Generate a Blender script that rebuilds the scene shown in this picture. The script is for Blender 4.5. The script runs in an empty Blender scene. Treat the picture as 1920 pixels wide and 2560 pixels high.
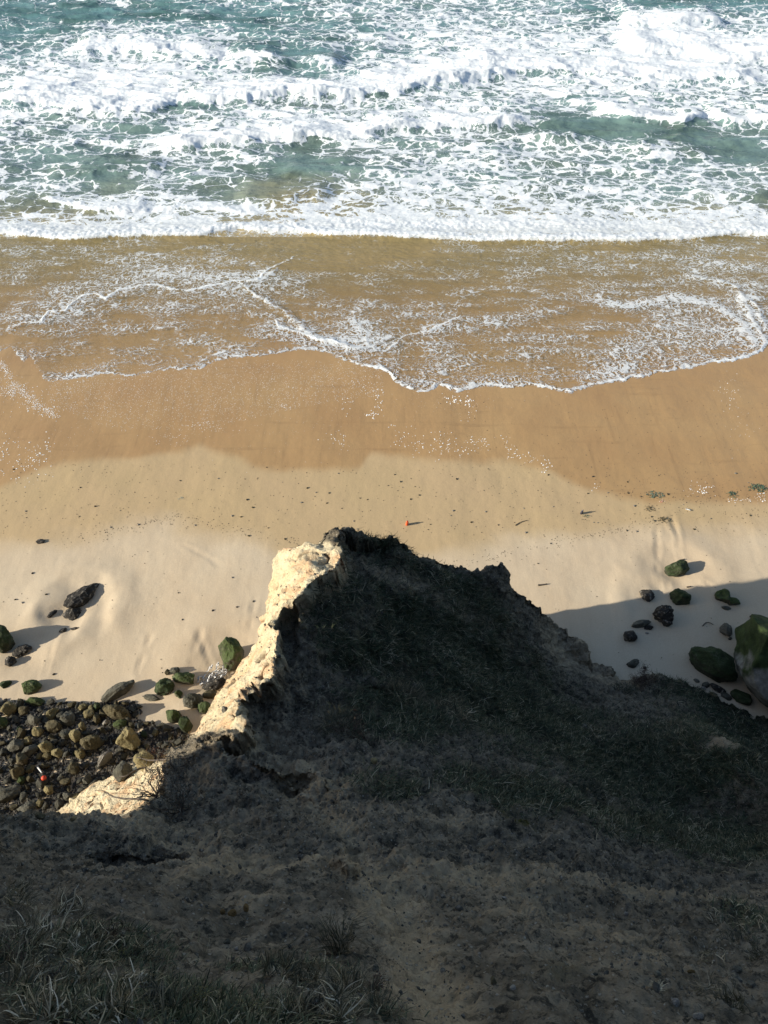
import bpy, math, numpy as np
from mathutils import Vector, Matrix
rng = np.random.default_rng(7)
R = math.radians
C = bpy.context.scene.collection
# ------------------------------------------------------------------ camera, sky, sun, exposure
PITCH = 50.0
CAM_H = 25.0
F = 1850.0                       # focal length in pixels of the 1920 x 2560 photograph
cam_d = bpy.data.cameras.new('camera'); cam = bpy.data.objects.new('camera', cam_d); C.objects.link(cam)
cam_d.sensor_fit = 'VERTICAL'; cam_d.sensor_height = 36.0; cam_d.lens = 36.0 * F / 2560.0
cam_d.clip_start = 0.05; cam_d.clip_end = 9000
cam.location = (0, 0, CAM_H); cam.rotation_euler = (R(90 - PITCH), 0, 0)
bpy.context.scene.camera = cam

SUN_EL, SUN_AZ = 22.0, 13.5      # elevation; shadows run towards +X turned by SUN_AZ to +Y
sx, sy, sz = math.cos(R(SUN_EL))*math.cos(R(SUN_AZ)), math.cos(R(SUN_EL))*math.sin(R(SUN_AZ)), -math.sin(R(SUN_EL))
sun_d = bpy.data.lights.new('sun', 'SUN'); sun_d.energy = 5.0; sun_d.angle = R(0.5); sun_d.color = (1.0, 0.90, 0.74)
sun = bpy.data.objects.new('sun', sun_d); C.objects.link(sun)
sun.rotation_euler = Vector((sx, sy, sz)).to_track_quat('-Z', 'Y').to_euler()
w = bpy.data.worlds.new('World'); bpy.context.scene.world = w; w.use_nodes = True
nt = w.node_tree; bgn = nt.nodes['Background']; sk = nt.nodes.new('ShaderNodeTexSky')
sk.sky_type = 'NISHITA'; sk.sun_disc = False; sk.sun_elevation = R(SUN_EL)
sk.sun_rotation = math.atan2(-sx, -sy)      # compass angle of the sun from +Y
nt.links.new(sk.outputs[0], bgn.inputs[0]); bgn.inputs[1].default_value = 0.10
vs = bpy.context.scene.view_settings
vs.view_transform = 'Standard'; vs.look = 'None'; vs.gamma = 1; vs.exposure = 0.58
bpy.context.scene.cycles.max_bounces = 5
bpy.context.scene.cycles.transparent_max_bounces = 6

# ------------------------------------------------------------------ projection helpers (pixel of the photo -> point at height z)
cp, sp = math.cos(R(PITCH)), math.sin(R(PITCH))
def P(u, v, z=0.0):
    a = (u - 960) / F; b = (1280 - v) / F
    dy = b*sp + cp; dz = b*cp - sp
    t = (z - CAM_H) / dz
    return np.array([a*t, dy*t, z])
def depth_at(p): return (CAM_H - p[2])*sp + p[1]*cp
# ------------------------------------------------------------------ noise in numpy
_perm = np.random.default_rng(3).permutation(4096).astype(np.int64)
_g3 = np.random.default_rng(4).normal(size=(4096, 3)); _g3 /= np.linalg.norm(_g3, axis=1)[:, None]
_g2 = np.random.default_rng(5).uniform(0, 2*math.pi, 4096); _g2 = np.stack([np.cos(_g2), np.sin(_g2)], -1).astype(np.float32)
_g3 = _g3.astype(np.float32); _perm = _perm.astype(np.int32)
def perlin(x, y, z=None, seed=0):
    x, y = np.broadcast_arrays(np.asarray(x, np.float32), np.asarray(y, np.float32)); fx, fy = np.floor(x), np.floor(y)
    xi, yi = fx.astype(np.int32), fy.astype(np.int32); xf, yf = x-fx, y-fy
    fu = lambda t: t*t*t*(t*(t*6-15)+10)
    u, v = fu(xf), fu(yf)
    out = 0
    if z is None:
        for i in (0, 1):
            hx = _perm[(xi+(i+seed*131)) & 4095]; wi = u if i else 1-u
            for j in (0, 1):
                h = _perm[(hx + yi + j) & 4095]
                out = out + (_g2[h, 0]*(xf-i) + _g2[h, 1]*(yf-j))*wi*(v if j else 1-v)
        return out * 1.55
    z = np.asarray(z, np.float32); fz = np.floor(z); zi = fz.astype(np.int32); zf = z-fz; w_ = fu(zf)
    for i in (0, 1):
        hx = _perm[(xi+(i+seed*131)) & 4095]; wi = u if i else 1-u
        for j in (0, 1):
            hy = _perm[(hx + yi + j) & 4095]; wj = wi*(v if j else 1-v)
            for k in (0, 1):
                h = _perm[(hy + zi + k) & 4095]
                out = out + (_g3[h, 0]*(xf-i) + _g3[h, 1]*(yf-j) + _g3[h, 2]*(zf-k))*wj*(w_ if k else 1-w_)
    return out * 1.5
def fbm(x, y, z=None, oct=4, seed=0, gain=.5):
    s, a, f, n = 0, 1, 1, 0
    for o in range(oct):
        s = s + a*perlin(x*f, y*f, None if z is None else z*f, seed+o*7); n += a; a *= gain; f *= 2.03
    return s/n
def ss(a, b, x):
    t = np.clip((x-a)/(b-a), 0, 1); return t*t*(3-2*t)
def seg_dist(x, y, pts):
    """distance to polyline, arclength fraction, side"""
    best = np.full(x.shape, 1e9); tt = np.zeros(x.shape); n = len(pts)-1
    for i in range(n):
        a, b = pts[i][:2], pts[i+1][:2]; d = b-a; L = d@d + 1e-12
        t = np.clip(((x-a[0])*d[0]+(y-a[1])*d[1])/L, 0, 1)
        dd = np.hypot(x-a[0]-t*d[0], y-a[1]-t*d[1])
        m = dd < best; best = np.where(m, dd, best); tt = np.where(m, (i+t)/n, tt)
    return best, tt
def inside(x, y, poly):
    c = np.zeros(x.shape, bool); n = len(poly)
    for i in range(n):
        x1, y1 = poly[i][:2]; x2, y2 = poly[(i+1) % n][:2]
        if y1 == y2: continue
        m = ((y1 > y) != (y2 > y)) & (x < (x2-x1)*(y-y1)/(y2-y1)+x1); c ^= m
    return c
# ------------------------------------------------------------------ object helpers
def mesh_np(name, V, Fq, mat=None, attrs=None, smooth=True, parent=None, link=True):
    """V (n,3), Fq (m,k) all faces with k corners"""
    me = bpy.data.meshes.new(name)
    V = np.ascontiguousarray(V, np.float32); Fq = np.ascontiguousarray(Fq, np.int32); m, k = Fq.shape
    me.vertices.add(len(V)); me.vertices.foreach_set('co', V.ravel())
    me.loops.add(m*k); me.loops.foreach_set('vertex_index', Fq.ravel())
    me.polygons.add(m); me.polygons.foreach_set('loop_start', np.arange(m, dtype=np.int32)*k)
    me.polygons.foreach_set('use_smooth', np.full(m, smooth))
    me.update(calc_edges=True)
    for an, av in (attrs or {}).items():
        at = me.attributes.new(an, 'FLOAT', 'POINT'); at.data.foreach_set('value', np.ascontiguousarray(av, np.float32).ravel())
    if mat: me.materials.append(mat)
    if not link: return me
    o = bpy.data.objects.new(name, me); C.objects.link(o)
    if parent: o.parent = parent
    return o
def tag(o, label=None, cat=None, group=None, kind=None):
    if label: o['label'] = label
    if cat: o['category'] = cat
    if group: o['group'] = group
    if kind: o['kind'] = kind
    return o
def grid_faces(nr, nc, keep=None):
    i = np.arange(nr-1)[:, None]*nc + np.arange(nc-1)[None, :]
    Fq = np.stack([i, i+1, i+nc+1, i+nc], -1).reshape(-1, 4)
    if keep is not None: Fq = Fq[keep.ravel()]
    return Fq
class NT:
    """small node-tree builder"""
    def __init__(s, name):
        s.m = bpy.data.materials.new(name); s.m.use_nodes = True; s.t = s.m.node_tree; s.t.nodes.clear()
        s.out = s.n('ShaderNodeOutputMaterial')
    def n(s, typ, **kw):
        nd = s.t.nodes.new(typ)
        for k, v in kw.items(): setattr(nd, k, v)
        return nd
    def l(s, a, b): s.t.links.new(a, b)
    def put(s, sock, v):
        if isinstance(v, bpy.types.NodeSocket): s.l(v, sock)
        elif v is not None: sock.default_value = v
    def pos(s): return s.n('ShaderNodeNewGeometry').outputs['Position']
    def objc(s): return s.n('ShaderNodeTexCoord').outputs['Object']
    def attr(s, a): return s.n('ShaderNodeAttribute', attribute_name=a).outputs['Fac']
    def mp(s, vec, scale=(1, 1, 1), loc=(0, 0, 0), rot=(0, 0, 0)):
        nd = s.n('ShaderNodeMapping'); s.l(vec, nd.inputs[0]); nd.inputs[1].default_value = loc
        nd.inputs[2].default_value = rot; nd.inputs[3].default_value = scale; return nd.outputs[0]
    def noise(s, vec, scale=1, detail=4, rough=.55, dist=0, col=False):
        nd = s.n('ShaderNodeTexNoise'); s.l(vec, nd.inputs['Vector']); s.put(nd.inputs['Scale'], scale)
        nd.inputs['Detail'].default_value = detail; nd.inputs['Roughness'].default_value = rough
        nd.inputs['Distortion'].default_value = dist
        return nd.outputs['Color' if col else 'Fac']
    def vor(s, vec, scale=1, feat='DISTANCE_TO_EDGE', rnd=1.0, out='Distance'):
        nd = s.n('ShaderNodeTexVoronoi', feature=feat); s.l(vec, nd.inputs['Vector']); s.put(nd.inputs['Scale'], scale)
        nd.inputs['Randomness'].default_value = rnd; return nd.outputs[out]
    def math(s, op, a, b=None, c=None, clamp=False):
        nd = s.n('ShaderNodeMath', operation=op, use_clamp=clamp); s.put(nd.inputs[0], a)
        if b is not None: s.put(nd.inputs[1], b)
        if c is not None: s.put(nd.inputs[2], c)
        return nd.outputs[0]
    def rng(s, v, a, b, c=0., d=1., smooth=False):
        nd = s.n('ShaderNodeMapRange'); nd.interpolation_type = 'SMOOTHSTEP' if smooth else 'LINEAR'
        s.put(nd.inputs[0], v); s.put(nd.inputs[1], a); s.put(nd.inputs[2], b); s.put(nd.inputs[3], c); s.put(nd.inputs[4], d)
        return nd.outputs[0]
    def mix(s, f, a, b, mode='MIX'):
        nd = s.n('ShaderNodeMix', data_type='RGBA', blend_type=mode)
        s.put(nd.inputs[0], f)
        for i, v in ((6, a), (7, b)):
            if isinstance(v, (tuple, list)): nd.inputs[i].default_value = tuple(v)[:3] + (1,)
            else: s.put(nd.inputs[i], v)
        return nd.outputs[2]
    def vadd(s, a, b, sc=1.0):
        m = s.n('ShaderNodeVectorMath', operation='MULTIPLY_ADD'); s.l(b, m.inputs[0]); m.inputs[1].default_value = (sc,)*3; s.l(a, m.inputs[2]); return m.outputs[0]
    def ramp(s, f, stops):
        nd = s.n('ShaderNodeValToRGB'); s.put(nd.inputs[0], f); e = nd.color_ramp.elements
        while len(e) < len(stops): e.new(.5)
        for k, (p, c) in enumerate(stops): e[k].position = p; e[k].color = tuple(c)+(1,)
        return nd.outputs[0]
    def bump(s, h, strength=.5, dist=.1, normal=None):
        nd = s.n('ShaderNodeBump'); s.put(nd.inputs['Height'], h); nd.inputs['Strength'].default_value = strength
        nd.inputs['Distance'].default_value = dist
        if normal is not None: s.l(normal, nd.inputs['Normal'])
        return nd.outputs[0]
    def bsdf(s, col, rough=.9, spec=.3, normal=None, final=True):
        nd = s.n('ShaderNodeBsdfPrincipled')
        if isinstance(col, (tuple, list)): nd.inputs['Base Color'].default_value = tuple(col)[:3]+(1,)
        else: s.l(col, nd.inputs['Base Color'])
        s.put(nd.inputs['Roughness'], rough); s.put(nd.inputs['Specular IOR Level'], spec)
        if normal is not None: s.l(normal, nd.inputs['Normal'])
        if final: s.l(nd.outputs[0], s.out.inputs[0])
        return nd.outputs[0]

#==================================================================== MATERIALS
def mat_sand():
    t = NT('sand'); p = t.pos()
    wet, dry = t.attr('wet'), t.attr('dry')
    big = t.noise(t.mp(p, (.25, .25, .25)), 1, 5)
    streak = t.noise(t.mp(p, (2.2, .16, 1), rot=(0, 0, .12)), 1, 4)
    fine = t.noise(p, 22, 3)
    base = t.mix(dry, (.49, .375, .215), (.61, .52, .385))
    base = t.mix(t.rng(big, .35, .7, 0, .45), base, (.50, .37, .235))
    base = t.mix(t.math('MULTIPLY', t.rng(streak, .52, .72, 0, .16), dry), base, (.40, .31, .215))
    rill = t.noise(t.mp(p, (3.2, .22, 1), rot=(0, 0, -.15)), 1, 5, .6); rill2 = t.noise(t.mp(p, (.25, 2.2, 1), rot=(0, 0, .2)), 1, 5, .6)
    wcol = t.mix(t.rng(big, .3, .7), (.445, .295, .138), (.385, .24, .11))
    wcol = t.mix(t.rng(t.math('MAXIMUM', rill, rill2), .58, .70, 0, .30), wcol, (.24, .15, .07))
    col = t.mix(wet, base, wcol)
    col = t.mix(t.rng(fine, .3, .7, .0, .18), col, (.25, .18, .11))
    h = t.math('ADD', t.math('MULTIPLY', streak, .18), t.math('MULTIPLY', fine, .12))
    h = t.math('ADD', h, t.math('MULTIPLY', t.noise(t.mp(p, (.9, .7, 1)), 1, 5, .6), .8))
    n = t.bump(h, .4, .08)
    t.bsdf(col, t.rng(wet, 0, 1, .92, .30), t.rng(wet, 0, 1, .15, .5), n); return t.m
def mat_sea():
    t = NT('sea_water'); p = t.pos()
    cov, fine, dep, far = t.attr('cov'), t.attr('fine'), t.attr('depth'), t.attr('far')
    warp = t.noise(t.mp(p, (.55, .9, .55)), 1, 3, .6, col=True)
    q = t.vadd(p, warp, 1.6)
    warp2 = t.noise(t.mp(p, (3, 4, 3)), 1, 3, .6, col=True)
    q = t.vadd(q, warp2, .30)
    v1 = t.vor(t.mp(q, (.80, 1.25, .0)), 1.0)
    v2 = t.vor(t.mp(q, (2.3, 3.1, .0), (3, 5, 0)), 1.0)
    v3 = t.vor(t.mp(q, (5.0, 6.5, .0), (3, 5, 0)), 1.0)
    br = t.noise(t.mp(p, (.28, .95, .5)), 1, 7, .62)
    br2 = t.noise(t.mp(p, (5, 8, 5)), 1, 4, .7)
    # coarse web far out, fine web in the swash
    d = t.math('MINIMUM', t.math('MULTIPLY', v1, .85), t.math('ADD', t.math('MULTIPLY', v2, .9), .05))
    d = t.math('MINIMUM', d, t.math('ADD', t.math('MULTIPLY', v3, .9), .11))
    v4 = t.vor(t.mp(q, (9, 12, .0), (1, 2, 0)), 1.0)
    df = t.math('MINIMUM', t.math('ADD', t.math('MULTIPLY', v3, .55), .004), t.math('MULTIPLY', v2, .55))
    df = t.math('MINIMUM', df, t.math('ADD', t.math('MULTIPLY', v4, .8), .05))
    dd = t.n('ShaderNodeMix'); t.put(dd.inputs[0], fine); t.put(dd.inputs[2], d); t.put(dd.inputs[3], df); d = dd.outputs[0]
    d = t.math('ADD', d, t.math('MULTIPLY', t.math('SUBTRACT', br2, .5), .10))
    c2 = t.math('ADD', cov, t.math('MULTIPLY', t.math('SUBTRACT', br, .5), t.rng(fine, 0, 1, 1.6, 1.2)))
    thr = t.math('MULTIPLY', c2, t.rng(fine, 0, 1, .185, .095))
    x = t.math('SUBTRACT', thr, d); x = t.math('MULTIPLY', x, t.rng(far, .85, 1, 1, .6))
    foam = t.rng(x, -.012, .02, 0, 1, True)
    foam = t.math('MULTIPLY', foam, t.rng(c2, .0, .18, 0, 1))
    thick = t.rng(cov, .85, 1.25, 0, 1)
    foam = t.math('MULTIPLY', foam, t.rng(fine, 0, 1, 1, .78)); foam = t.math('MAXIMUM', foam, t.math('MULTIPLY', thick, t.rng(br2, .2, .45)), clamp=True)
    # water colours
    mott = t.noise(t.mp(p, (.12, .3, .1)), 1, 3)
    deep = t.mix(t.rng(mott, .35, .65), (.055, .125, .115), (.12, .25, .265))
    oliv = t.mix(t.rng(mott, .35, .65), (.31, .25, .11), (.40, .31, .14))
    col = t.mix(far, oliv, deep)
    veil = t.math('MULTIPLY', t.rng(cov, .05, .8, .03, t.rng(far, .8, 1, .38, .72)), t.rng(br, .32, .62, .15, 1))
    col = t.mix(veil, col, t.mix(far, (.42, .43, .33), (.44, .57, .62)))
    wv = t.noise(t.mp(p, (1.2, 2.6, 1)), 1, 5, .6)
    nb = t.bump(t.math('ADD', wv, t.math('MULTIPLY', br2, .25)), .5, .25)
    wat = t.bsdf(col, .12, .5, nb, final=False)
    tr = t.n('ShaderNodeBsdfTransparent')
    ms = t.n('ShaderNodeMixShader'); t.put(ms.inputs[0], dep); t.l(tr.outputs[0], ms.inputs[1]); t.l(wat, ms.inputs[2])
    fcol = t.mix(t.rng(br2, .25, .65), (.60, .69, .75), (.88, .92, .95))
    nf = t.bump(t.math('ADD', foam, br2), .5, .08)
    fo = t.bsdf(fcol, .8, .2, nf, final=False)
    m2 = t.n('ShaderNodeMixShader'); t.put(m2.inputs[0], foam); t.l(ms.outputs[0], m2.inputs[1]); t.l(fo, m2.inputs[2])
    t.l(m2.outputs[0], t.out.inputs[0]); return t.m
def mat_cliff():
    t = NT('cliff_clay'); p = t.pos()
    veg, pale, yel, moss = t.attr('veg'), t.attr('pale'), t.attr('yel'), t.attr('moss')
    n1 = t.noise(t.mp(p, (.5, .5, .5)), 1, 6, .6); n2 = t.noise(p, 3.2, 6, .65); n3 = t.noise(p, 17, 5, .7); n4 = t.noise(p, 7.5, 6, .75); n3c = t.noise(p, 11, 3, .6, col=True)
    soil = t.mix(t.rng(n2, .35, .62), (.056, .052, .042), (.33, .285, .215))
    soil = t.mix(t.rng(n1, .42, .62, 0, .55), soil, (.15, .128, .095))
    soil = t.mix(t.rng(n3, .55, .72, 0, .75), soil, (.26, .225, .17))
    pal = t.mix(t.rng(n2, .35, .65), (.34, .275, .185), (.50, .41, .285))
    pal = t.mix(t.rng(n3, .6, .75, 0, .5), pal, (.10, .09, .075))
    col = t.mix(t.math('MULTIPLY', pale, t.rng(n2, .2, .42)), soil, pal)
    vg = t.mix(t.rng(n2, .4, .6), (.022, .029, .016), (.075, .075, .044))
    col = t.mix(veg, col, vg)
    col = t.mix(t.math('MULTIPLY', moss, t.rng(n2, .4, .6)), col, (.07, .065, .018))
    sp = t.vor(t.vadd(p, n3c, .03), 22, 'F1', out='Color'); spd = t.vor(t.vadd(p, n3c, .03), 22, 'F1')
    sps = t.n('ShaderNodeSeparateColor'); t.l(sp, sps.inputs[0])
    spk = t.math('MULTIPLY', t.rng(sps.outputs[0], .72, .80), t.rng(spd, .30, .42, 1, 0))
    spk = t.math('MULTIPLY', spk, t.rng(veg, 0, 1, .9, .3))
    col = t.mix(spk, col, t.mix(sps.outputs[1], (.16, .15, .125), (.42, .40, .35)))
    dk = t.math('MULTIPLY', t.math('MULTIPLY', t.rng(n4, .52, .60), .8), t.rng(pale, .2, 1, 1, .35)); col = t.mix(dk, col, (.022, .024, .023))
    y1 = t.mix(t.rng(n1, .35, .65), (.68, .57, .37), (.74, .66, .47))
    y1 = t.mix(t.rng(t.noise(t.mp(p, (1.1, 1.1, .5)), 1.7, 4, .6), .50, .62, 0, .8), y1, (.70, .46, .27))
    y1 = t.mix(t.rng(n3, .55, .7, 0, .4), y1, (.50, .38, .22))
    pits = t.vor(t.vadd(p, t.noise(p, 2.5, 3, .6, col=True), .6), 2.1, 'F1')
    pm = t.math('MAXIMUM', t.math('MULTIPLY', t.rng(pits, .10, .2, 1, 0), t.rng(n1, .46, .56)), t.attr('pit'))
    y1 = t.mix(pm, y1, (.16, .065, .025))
    cr = t.vor(t.vadd(t.mp(p, (1, 1, .6)), t.noise(p, 3, 4, .6, col=True), .5), 1.6)
    crk = t.math('MULTIPLY', t.rng(cr, .0, .022, .8, 0), t.rng(n2, .45, .6))
    y1 = t.mix(crk, y1, (.24, .13, .06))
    col = t.mix(yel, col, y1)  # pale clay, painted brighter on the sunlit side of the crest
    cr2 = t.math('MULTIPLY', t.vor(t.vadd(p, t.noise(p, 2, 4, .6, col=True), .7), 3.0), 1.0)
    h = t.math('ADD', t.math('MULTIPLY', n3, .45), t.math('MULTIPLY', n2, .8))
    h = t.math('ADD', h, t.math('MULTIPLY', n4, .7)); h = t.math('ADD', h, t.math('MULTIPLY', spk, .35))
    h = t.math('SUBTRACT', h, t.math('MULTIPLY', pm, .6))
    nn = t.bump(h, .9, .16); t.bsdf(col, .95, .12, nn); return t.m
def mat_rock(name, lo, hi, spots, moss=0.0, mosscol=(.058, .074, .022), spotamt=.5, sc=1.0, rand=True):
    t = NT(name); p = t.objc()
    if rand:
        oi = t.n('ShaderNodeObjectInfo').outputs['Random']
        comb = t.n('ShaderNodeCombineXYZ')
        for k in range(3): t.l(t.math('MULTIPLY', oi, 31.7*(k+1)), comb.inputs[k])
        p = t.vadd(p, comb.outputs[0], 1.0)
    n1 = t.noise(p, 1.6*sc, 5, .6); n2 = t.noise(p, 6*sc, 5, .65); n3 = t.noise(p, 24*sc, 3, .6)
    col = t.mix(t.rng(n1, .35, .65), lo, hi)
    if rand: col = t.mix(t.rng(oi, 0, 1, 0, .5), col, tuple(np.array(hi)*.6+np.array(lo)*.2))
    col = t.mix(t.rng(n2, .55, .68, 0, spotamt), col, spots)
    if moss > 0:
        nz = t.n('ShaderNodeSeparateXYZ'); t.l(t.n('ShaderNodeNewGeometry').outputs['Normal'], nz.inputs[0])
        mm = t.math('MULTIPLY', t.rng(t.math('ADD', nz.outputs[2], t.math('MULTIPLY', n1, .8)), .35, .8), t.rng(n2, .33+.35*moss, .43+.35*moss, 1, 1-moss))
        col = t.mix(t.math('MULTIPLY', mm, min(1, moss*1.3)), col, t.mix(t.rng(n2, .35, .65), tuple(np.array(mosscol)*.5), tuple(np.array(mosscol)*1.5)))
    nn = t.bump(t.math('ADD', n2, t.math('MULTIPLY', n3, .35)), .9, .08); t.bsdf(col, .85, .25, nn); return t.m
def mat_plain(name, c1, c2, sc=6, rough=.7, spec=.3, attr=None):
    t = NT(name); p = t.objc(); f = t.attr(attr) if attr else t.rng(t.noise(p, sc, 4), .35, .65)
    t.bsdf(t.mix(f, c1, c2), rough, spec); return t.m
def mat_blades(name, stops):
    t = NT(name); t.bsdf(t.ramp(t.attr('hue'), stops), .6, .3); return t.m

M = dict(sand=mat_sand(), sea=mat_sea(), cliff=mat_cliff(),
    grey=mat_rock('grey_rock', (.035, .035, .031), (.15, .142, .12), (.26, .25, .21), .12, (.05, .065, .02)),
    brown=mat_rock('brown_rock', (.045, .037, .024), (.145, .118, .07), (.24, .20, .13), .25, (.04, .05, .02)),
    yellow=mat_rock('yellow_sandstone', (.13, .11, .06), (.34, .28, .15), (.06, .05, .03), .2, (.06, .07, .02)),
    green=mat_rock('algae_rock', (.04, .04, .03), (.11, .10, .075), (.18, .17, .13), .52, (.045, .085, .014)),
    darkgreen=mat_rock('dark_algae_rock', (.025, .03, .02), (.07, .075, .05), (.13, .13, .10), .55, (.03, .055, .016)),
    barn=mat_rock('barnacled_rock', (.018, .017, .016), (.06, .056, .05), (.36, .33, .28), .0, spotamt=.9, sc=1.4),
    pebble=mat_rock('pale_pebble', (.24, .22, .19), (.40, .38, .34), (.16, .13, .10), 0, sc=3),
    ochre=mat_rock('ochre_stone', (.14, .085, .03), (.20, .13, .05), (.08, .05, .02), 0, sc=3),
)
#==================================================================== BEACH (ground sheet)
def PL(pts, z=0.0): return [P(u, v, z) for u, v in pts]
def interp_line(x, line):
    a = np.array([[q[0], q[1]] for q in line]); o = np.argsort(a[:, 0]); return np.interp(x, a[o, 0], a[o, 1])
lip_px = [(-400, 900), (-60, 905), (0, 880), (25, 868), (70, 885), (55, 905), (120, 952), (215, 942), (260, 930), (330, 938), (420, 925), (510, 918), (540, 900), (600, 893), (700, 882), (760, 870),
          (830, 888), (880, 905), (950, 922), (985, 948), (1010, 968), (1050, 983), (1080, 978), (1105, 962), (1150, 974), (1240, 966), (1330, 968), (1410, 976), (1480, 968), (1545, 955),
          (1580, 943), (1700, 921), (1800, 905), (1875, 893), (1900, 878), (1925, 862), (2400, 850)]
wet_px = [(-500, 1290), (0, 1215), (60, 1190), (120, 1160), (220, 1150), (330, 1142), (420, 1128), (500, 1110), (560, 1130), (640, 1165), (700, 1172), (820, 1170), (900, 1165), (930, 1132), (1020, 1140), (1120, 1150), (1280, 1152),
          (1380, 1175), (1450, 1212), (1540, 1238), (1640, 1252), (1780, 1250), (1920, 1252), (2400, 1265)]
dry_px = [(-500, 1500), (0, 1370), (120, 1355), (250, 1345), (330, 1320), (420, 1300), (520, 1330), (700, 1375), (1000, 1420), (1150, 1385), (1300, 1352), (1500, 1330), (1920, 1320), (2400, 1320)]
lip = PL(lip_px); wetl = PL(wet_px); dryl = PL(dry_px)
ys = np.concatenate([[-60, -20, 0, 4], np.arange(6, 34, .09), np.arange(34, 60, .5), [70, 100, 200, 600, 3000, 7000]])
tt = np.concatenate([[-7000, -1500, -300, -100, -60, -40], np.arange(-30, 30.01, .11), [40, 60, 100, 300, 1500, 7000]])
X, Y = np.meshgrid(tt, ys)
lipY = interp_line(X, lip)
inn = (np.abs(X) < 32) & (Y > 3) & (Y < 60)
Z = np.where(Y > lipY, -.035*(Y-lipY), 0.0)
Z = np.maximum(Z, -3.0)
# gentle relief: scour hollows, rills, small ripples
rel = .05*fbm(X*.25, Y*.18, oct=3, seed=5) + .005*fbm(X*2.6, Y*.5, oct=3, seed=9) + .006*fbm(X*4, Y*4, oct=2, seed=12)
Z = Z + np.where(inn, rel*ss(0, 3, lipY-Y+1.5), 0)
def groove(x0, y0, x1, y1, wd, dp):
    global Z
    d, t_ = seg_dist(X, Y, [np.array([x0, y0]), np.array([x1, y1])]); wv = wd*(.6+.8*t_)
    d = d + .12*perlin(X*1.3, Y*1.3, seed=21)
    dp = dp*.55
    Z = Z - dp*np.exp(-(d/wv)**2)*ss(0, .15, t_)*ss(1.0, .7, t_) + dp*.5*np.exp(-((d-wv*1.7)/wv)**2)*ss(1., .6, t_)
for (u0, v0, u1, v1, wd, dp) in [(1705, 1400, 1675, 1270, .12, .07), (1645, 1440, 1640, 1300, .10, .05), (1738, 1430, 1790, 1480, .08, .05), (1660, 1440, 1690, 1500, .07, .05),
      (620, 1610, 640, 1480, .10, .06), (540, 1700, 490, 1560, .12, .05), (110, 1700, 150, 1560, .10, .04), (340, 1690, 380, 1570, .10, .05), (470, 1660, 510, 1560, .12, .05), (265, 1480, 245, 1640, .4, .05),
      (400, 1335, 580, 1425, .10, .03)]:
    a, b = P(u0, v0), P(u1, v1); groove(a[0], a[1], b[0], b[1], wd*.8, dp)
# hollows round the boulders
for (u, v, r, dp) in [(200, 1510, 1.0, .16), (140, 1560, .7, .10), (580, 1665, 1.2, .15), (1695, 1435, 1.1, .12), (1617, 1492, .7, .10), (1700, 1500, .8, .08), (1657, 1550, .9, .06), (60, 1610, .8, .08)]:
    q = P(u, v); d = np.hypot(X-q[0], Y-q[1]) + .15*perlin(X*1.5, Y*1.5, seed=33)
    Z = Z - dp*np.exp(-(d/r)**2) + .35*dp*np.exp(-((d-1.7*r)/(.5*r))**2)
wetm = ss(-.45, .25, Y - interp_line(X, wetl) + .25*fbm(X*.8, Y*.8, oct=3, seed=3))
drym = ss(.9, -.9, Y - interp_line(X, dryl) + .8*fbm(X*.3, Y*.5, oct=3, seed=8))
beach = mesh_np('beach_sand', np.stack([X, Y, Z], -1).reshape(-1, 3), grid_faces(*X.shape), M['sand'], dict(wet=wetm, dry=drym))
tag(beach, kind='structure')
def beach_z(x, y):
    ix = int(np.clip(np.searchsorted(tt, x), 1, len(tt)-1)); iy = int(np.clip(np.searchsorted(ys, y), 1, len(ys)-1))
    return float(Z[iy, ix])
BZ = Z.copy(); BT = tt; BY = ys
def beach_z(x, y):
    ix = int(np.clip(np.searchsorted(BT, x), 1, len(BT)-1)); iy = int(np.clip(np.searchsorted(BY, y), 1, len(BY)-1))
    return float(BZ[iy, ix])
#==================================================================== SEA
yy = np.concatenate([np.arange(23.5, 47, .075), np.arange(47, 70, .10), np.arange(70, 100, .16), [101, 103, 107, 115, 130, 160, 220, 400, 1000, 3000, 7000]])
nt_ = 820
tn = np.linspace(-1, 1, nt_); tn = np.concatenate([[-150, -20, -4, -2, -1.4, -1.15], tn, [1.15, 1.4, 2, 4, 20, 150]])
T_, Y = np.meshgrid(tn, yy); X = T_*(11 + .36*np.clip(Y, 20, 110)+.0)
ins = (np.abs(T_) < 1.3) & (Y < 101)
Xw = X + .35*fbm(X*.5, Y*.5, oct=3, seed=40); Yw = Y + .35*fbm(X*.5, Y*.5, oct=3, seed=41) + .10*perlin(X*3, Y*3, seed=45)
edge = interp_line(Xw, lip)
dl = Yw - edge                                         # metres seaward of the lip
near = P(960, 594)[1]
bl_px = [(-500, 570), (20, 583), (80, 592), (160, 601), (330, 592), (500, 590), (590, 573), (680, 577), (740, 578), (830, 590), (900, 589), (1000, 596), (1150, 600), (1250, 604), (1400, 604), (1560, 603), (1700, 600), (1800, 590), (1860, 584), (1920, 588), (2500, 590)]
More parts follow.
